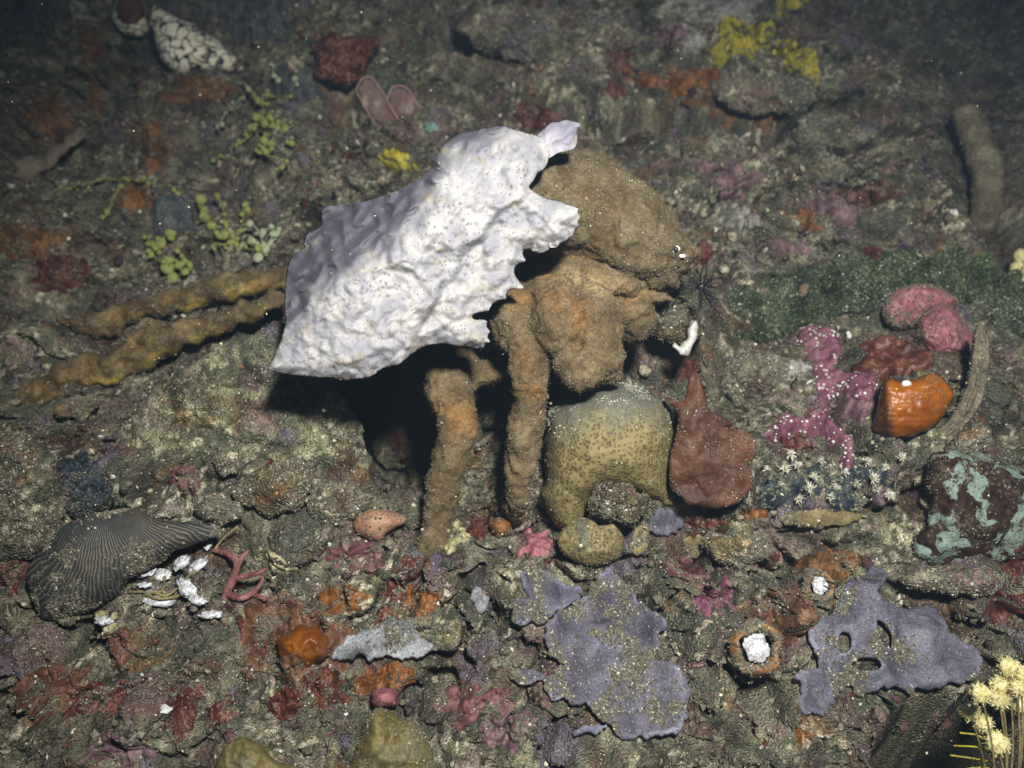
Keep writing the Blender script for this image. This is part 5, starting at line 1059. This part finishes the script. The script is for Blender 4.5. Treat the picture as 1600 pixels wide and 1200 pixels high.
# ------------------------------------------------------------------ red branching alga and shell flakes
root = empty('branching_alga', at(345, 950), 'rose red branching alga beside the ribbed coral', 'alga'); da = depth(360, 915)-.012
for rows in (((345,950,6),(355,925,6.5),(364,905,7),(370,885,5.5),(365,870,5),(345,862,4),(332,860,2.5)),((368,888,5),(378,872,4.5),(388,860,2.5)),((364,905,6),(385,900,4.5),(405,895,4),(415,888,2)),((356,928,6),(375,935,5.5),(395,925,5),(408,912,4),(410,900,2)),((395,926,4.5),(410,935,3.5),(428,938,2)),((350,945,5),(338,935,4),(334,928,2))):
    r = spline(rows, 26); V, T, Q = tube(P(r[:, 0], r[:, 1], da+.004*np.sin(r[:, 0]*.08)), r[:, 2]*MM*da, 10, flat=.6); V = V+.0006*fbm(V[:, 0]*300, V[:, 1]*300, V[:, 2]*300, 2)[:, None]; mesh_obj('branch', V, T, Q, M_alga, parent=root)
FLK = [(240,897,16,8,-15),(262,902,14,11,10),(296,882,16,9,-50),(318,888,19,8,-50),(303,922,22,11,55),(245,913,11,5,0),(250,948,26,9,5),(318,940,14,8,20),(340,962,17,7,-5),(338,855,9,5,-60),(182,968,13,8,10)]
for k, (px, py, rx, ry, rot) in enumerate(FLK):
    c = at(px, py, .006); kk = MM*depth(px, py); cr, sr = math.cos(math.radians(-rot)), math.sin(math.radians(-rot))
    A1 = cr*R+sr*(.8*UP+.3*F); A2 = -sr*R+cr*(.8*UP+.3*F); A3 = np.cross(A1, A2)
    o, _ = blob('shell_flake', c, (rx*kk, ry*kk, ry*kk*.35), M_nacre, .6, 5, k+1, 3, axes=np.array([A1, A2, A3])); tag(o, {6: 'longest silvery shell flake lying under the brown strands', 8: 'oval silvery shell flake at the foot of the red branching alga', 9: 'small silvery shell flake above the tips of the red branching alga', 10: 'lone silvery shell flake under the rim of the ribbed coral', 4: 'broad upright silvery shell flake in the middle of the flake heap'}.get(k, 'silvery white shell flake in the heap between ribbed coral and red alga'), 'shell', 'silvery shell flakes beside the ribbed coral')
for k, rows in enumerate((((200,925),(235,925),(262,930),(290,905),(305,890)),((215,920),(245,935),(280,930),(300,915)),((330,870),(345,845),(372,822)),((205,915),(250,925),(258,900)))):
    r = spline(rows, 20); dd = hit(r[:, 0], r[:, 1])[2]-.013; V, T, Q = tube(P(r[:, 0], r[:, 1], dd), .0009, 6); o = mesh_obj('worm_cast', V, T, Q, M_olive); tag(o, ('longest thin brown strand draped over the silvery shell flakes', 'lower brown strand sagging across the silvery shell flakes', 'single brown strand standing above the red branching alga', 'short brown strand bent upward among the silvery shell flakes')[k], 'strand', 'brown strands on the shell flakes')

# ------------------------------------------------------------------ bead algae
BV, BT = ICO[2]; BEADS = []
for k in range(4):
    r = 1+.22*fbm(BV[:, 0]*1.3+k*4, BV[:, 1]*1.3, BV[:, 2]*1.3, 2); me_o = mesh_obj('bead_source', BV*r[:, None]*np.array([1, 1, .55]), BT, None, (M_bead, M_bead, M_bead2, M_bead2)[k], base=np.zeros(3)); BEADS.append(me_o.data); bpy.data.objects.remove(me_o)
Rm = Matrix(np.stack([R, UP, -F], 1).tolist())
def bead_alga(label, chains, kind, r0=6, dens=9, jit=5, lift=.02):
    px, py = np.mean([c[0] for c in chains], axis=0)[:2]; root = empty('bead_alga', at(px, py), label, 'alga', 'bead algae on the dark wall'); b0 = np.array(root['_b'])
    for ch in chains:
        c = np.asarray(ch, float); L_ = np.hypot(*np.diff(c, axis=0).T).sum(); n = max(3, int(L_/dens)); r = spline(c, n) if len(c) > 1 else c
        dd = hit(r[:, 0], r[:, 1])[2]; dd = np.minimum(dd, np.median(dd)+.01)-lift; pp = P(r[:, 0]+RNG.normal(0, jit*.4, n), r[:, 1]+RNG.normal(0, jit*.4, n), dd+RNG.normal(0, .004, n))
        V, T, Q = tube(pp, .0007, 5); mesh_obj('stalk', V, T, Q, BEADS[2 if kind else 0].materials[0], parent=root)
        for p in pp:
            for rep in range(2 if jit > 3 else 1):
                o = bpy.data.objects.new('bead', BEADS[int(RNG.integers(0, 2))+(2 if kind else 0)]); COL.objects.link(o); o.parent = root
                s = r0*MM*.9*RNG.uniform(.45, 1.25); q = p+RNG.normal(0, jit*MM*.8, 3)*(1, .6, 1)
                o.matrix_local = Matrix.Translation(Vector(q-b0)) @ (Rm @ Matrix.Rotation(RNG.uniform(0, 6), 3, 'Z') @ Matrix.Rotation(RNG.normal(0, .5), 3, 'X')).to_4x4() @ Matrix.Diagonal((s*RNG.uniform(.7, 1.2), s*RNG.uniform(.7, 1.2), s, 1))
bead_alga('bright yellow green bunch of bead alga above the finger sponge', [((232,368),(240,395),(262,425)),((250,378),(265,400),(285,430)),((268,372),(282,395),(296,418)),((240,385),(258,405),(270,432))], 0, 8, 10, 4)
bead_alga('loose olive green bead alga between the bright bunch and the white sponge', [((316,312),(320,335),(345,370)),((340,308),(352,335),(360,370)),((378,322),(380,350),(365,378)),((330,380),(370,385),(400,388))], 0, 7, 11, 5)
bead_alga('pale green bead alga cluster touching the white sponge\'s edge', [((398,352),(410,375),(418,400)),((425,358),(422,380),(405,398)),((435,372),(415,385),(400,378))], 1, 7, 9, 5)
bead_alga('long thin chain of green beads across the dark wall', [((92,298),(130,288),(175,278),(220,283),(262,292),(278,304)),((186,288),(176,318),(160,345)),((150,283),(130,302))], 0, 5, 8, 3)
bead_alga('spreading green bead alga tangle below the cream tunicate', [((400,195),(385,215),(368,232)),((405,180),(425,200),(450,225)),((400,160),(420,150),(455,150)),((410,230),(430,215),(445,190)),((395,200),(410,170),(400,150)),((418,195),(440,205),(462,196)),((425,240),(410,215),(420,180))], 0, 6, 10, 6)
bead_alga('thin pale bead chains above the spreading green tangle', [((400,155),(392,140),(376,125)),((355,175),(345,192),(338,196)),((378,150),(362,172)),((462,112),(464,130)),((424,105),(434,125))], 1, 5.5, 10, 3)
bead_alga('low row of green beads under the spreading tangle', [((335,250),(365,246),(400,238),(440,250)),((430,268),(448,250))], 0, 5, 8, 3)

# ------------------------------------------------------------------ white flower colonies at the dark hollow
root = empty('flower_colony', at(1560, 1310), 'cream white ball polyps on thin yellow stalks over the dark hollow', 'soft coral'); db = .60
for (px, py, r) in ((1576,1042,17),(1596,1054,15),(1564,1070,15),(1534,1084,16),(1562,1093,16),(1592,1099,18),(1516,1112,17),(1538,1131,15),(1559,1161,20),(1590,1075,13)):
    c = P(px, py, db+RNG.normal(0, .008)); o, s_ = blob('polyp', c, np.full(3, r*.85*MM*db), M_cream, .25, 5, px, 3, parent=root, fn=lambda v: 1+.10*np.sin(v[:, 0]*9)*np.sin(v[:, 1]*9))
    V, T, Q = fuzz(*sample_tris(*s_, 160)[:2], .0022, .0003, lean=.3); mesh_obj('fringe', V, T, Q, M_cream, parent=o, smooth=False)
    base = P(1560+(px-1560)*.4, 1300, db-.01); r_ = spline([c, (c+base)/2+R*.004, base], 14); V, T, Q = tube(r_, .0006, 6); mesh_obj('stalk', V, T, Q, M_olive, parent=root)
for (a, b, c_) in (((1550,1180),(1530,1168),(1490,1165)),((1548,1190),(1520,1185),(1485,1180)),((1548,1200),(1520,1200),(1492,1206)),((1548,1170),(1530,1150),(1500,1145))):
    r = spline([a, b, c_], 14); V, T, Q = tube(P(r[:, 0], r[:, 1], np.full(14, db+.01)), .0005, 5); mesh_obj('tentacle', V, T, Q, M_yel, parent=root)
root = empty('flower_colony', at(1600, 470), 'cream yellow ball polyps growing on the green turf', 'soft coral')
for (px, py, r) in ((1596,400,13),(1590,420,13),(1598,444,14),(1606,424,12)):
    blob('polyp', P(px, py, depth(px, py)-.04), np.full(3, r*MM*.8), M_cream, .25, 5, px, 3, parent=root)
o = None

# ------------------------------------------------------------------ white shell bits and pebbles
SH = [(1240,284,6),(1365,290,6),(1488,334,8),(1440,318,7),(1165,215,7),(1340,143,7),(1350,135,5),(1315,528,9),(1345,482,8),(1360,474,7),(1232,580,8),(1262,598,7),(1352,654,7),(268,1100,11),(292,1164,9),(498,1080,8),(22,294,9),(440,180,6),(1018,606,5),(1212,792,5),(1272,832,6),(1107,886,5),(1180,845,5),(660,205,5),(645,980,5),(905,690,0),(240,600,5),(450,610,5),(402,690,6),(120,690,9),(1012,1018,6),(1000,958,6),(935,1090,4),(1225,860,4),(1108,788,0),(1146,240,5),(1170,370,6),(1120,360,7),(1150,415,6),(1085,330,5),(1060,300,5),(1120,270,6),(1200,330,6),(560,225,5),(470,250,5),(700,1040,4),(760,1060,4),(820,1150,4),(640,1120,4),(700,910,5),(865,1000,4),(1130,1000,4),(1120,1060,4),(1200,1100,4),(340,1180,5),(230,1050,5),(120,1140,5),(60,1010,5),(540,1120,5),(330,620,5),(280,660,5),(370,590,6),(300,690,5),(420,600,5),(480,640,5),(350,650,4),(260,720,6),(190,745,7),(225,760,6),(500,700,5),(430,560,4),(550,740,5)]
for k, (px, py, r) in enumerate(SH):
    if not r: continue
    kk = MM*depth(px, py)*.85; vv, tt = ICO[1]; A, _ = np.linalg.qr(RNG.normal(0, 1, (3, 3)))
    V = at(px, py, .001)+(vv*(1+.30*RNG.normal(0, 1, (len(vv), 1)))*np.array([1.1, .75, .35])*r*kk)@A.T
    o = mesh_obj('shell_bit', V, tt, None, M_white if k % 3 else M_yelg, smooth=False); tag(o, 'tiny white shell bit lying loose on the silty reef', 'shell', 'white shell bits strewn on the reef')
ground_cover(); rubble()
# drifting specks in the water
def marine_snow():
    n = 420; px = RNG.uniform(-100, 1700, n); py = RNG.uniform(-100, 1300, n); dt = hit(px, py)[2]; d = RNG.uniform(.45, 1, n)*(dt-.02)
    k = d > .42; pt = P(px, py, d)[k]; n = len(pt); V, T = crumbs(pt, np.zeros((n, 3)), .00034*RNG.lognormal(0, .4, n))
    o = mesh_obj('marine_snow', V, T, None, M_silt, smooth=False, col=np.repeat(np.array([[.62, .60, .38]])*RNG.uniform(.6, 1.2, (n, 1)), 6, 0), base=TO)
    tag(o, 'tiny pale particles drifting in the water over the reef', 'particles', kind='stuff')
marine_snow()

# slightly milky water: one closed box round the diver and the whole reef
def haze():
    Vr = TX.reshape(-1, 3); lo, hi = Vr.min(0)-1.0, np.maximum(Vr.max(0), CAM+1.0)+.3; lo[1] = min(lo[1], CAM[1]-1)
    c = np.array([[x, y, z_] for z_ in (lo[2], hi[2]) for y in (lo[1], hi[1]) for x in (lo[0], hi[0])])
    q = np.array([[0, 2, 3, 1], [4, 5, 7, 6], [0, 1, 5, 4], [2, 6, 7, 3], [0, 4, 6, 2], [1, 3, 7, 5]])
    m = bpy.data.materials.new('milky water'); m.use_nodes = True; N = m.node_tree.nodes; L = m.node_tree.links; N.remove(N['Principled BSDF'])
    v = N.new('ShaderNodeVolumePrincipled'); v.inputs['Color'].default_value = (.38, .54, .72, 1); v.inputs['Density'].default_value = HAZE; v.inputs['Anisotropy'].default_value = 0.2
    L.new(v.outputs[0], N['Material Output'].inputs['Volume'])
    o = mesh_obj('haze', c, None, q, m, smooth=False, base=c.mean(0)); tag(o, 'faintly milky sea water', 'water', kind='stuff')
HAZE = .058
haze()
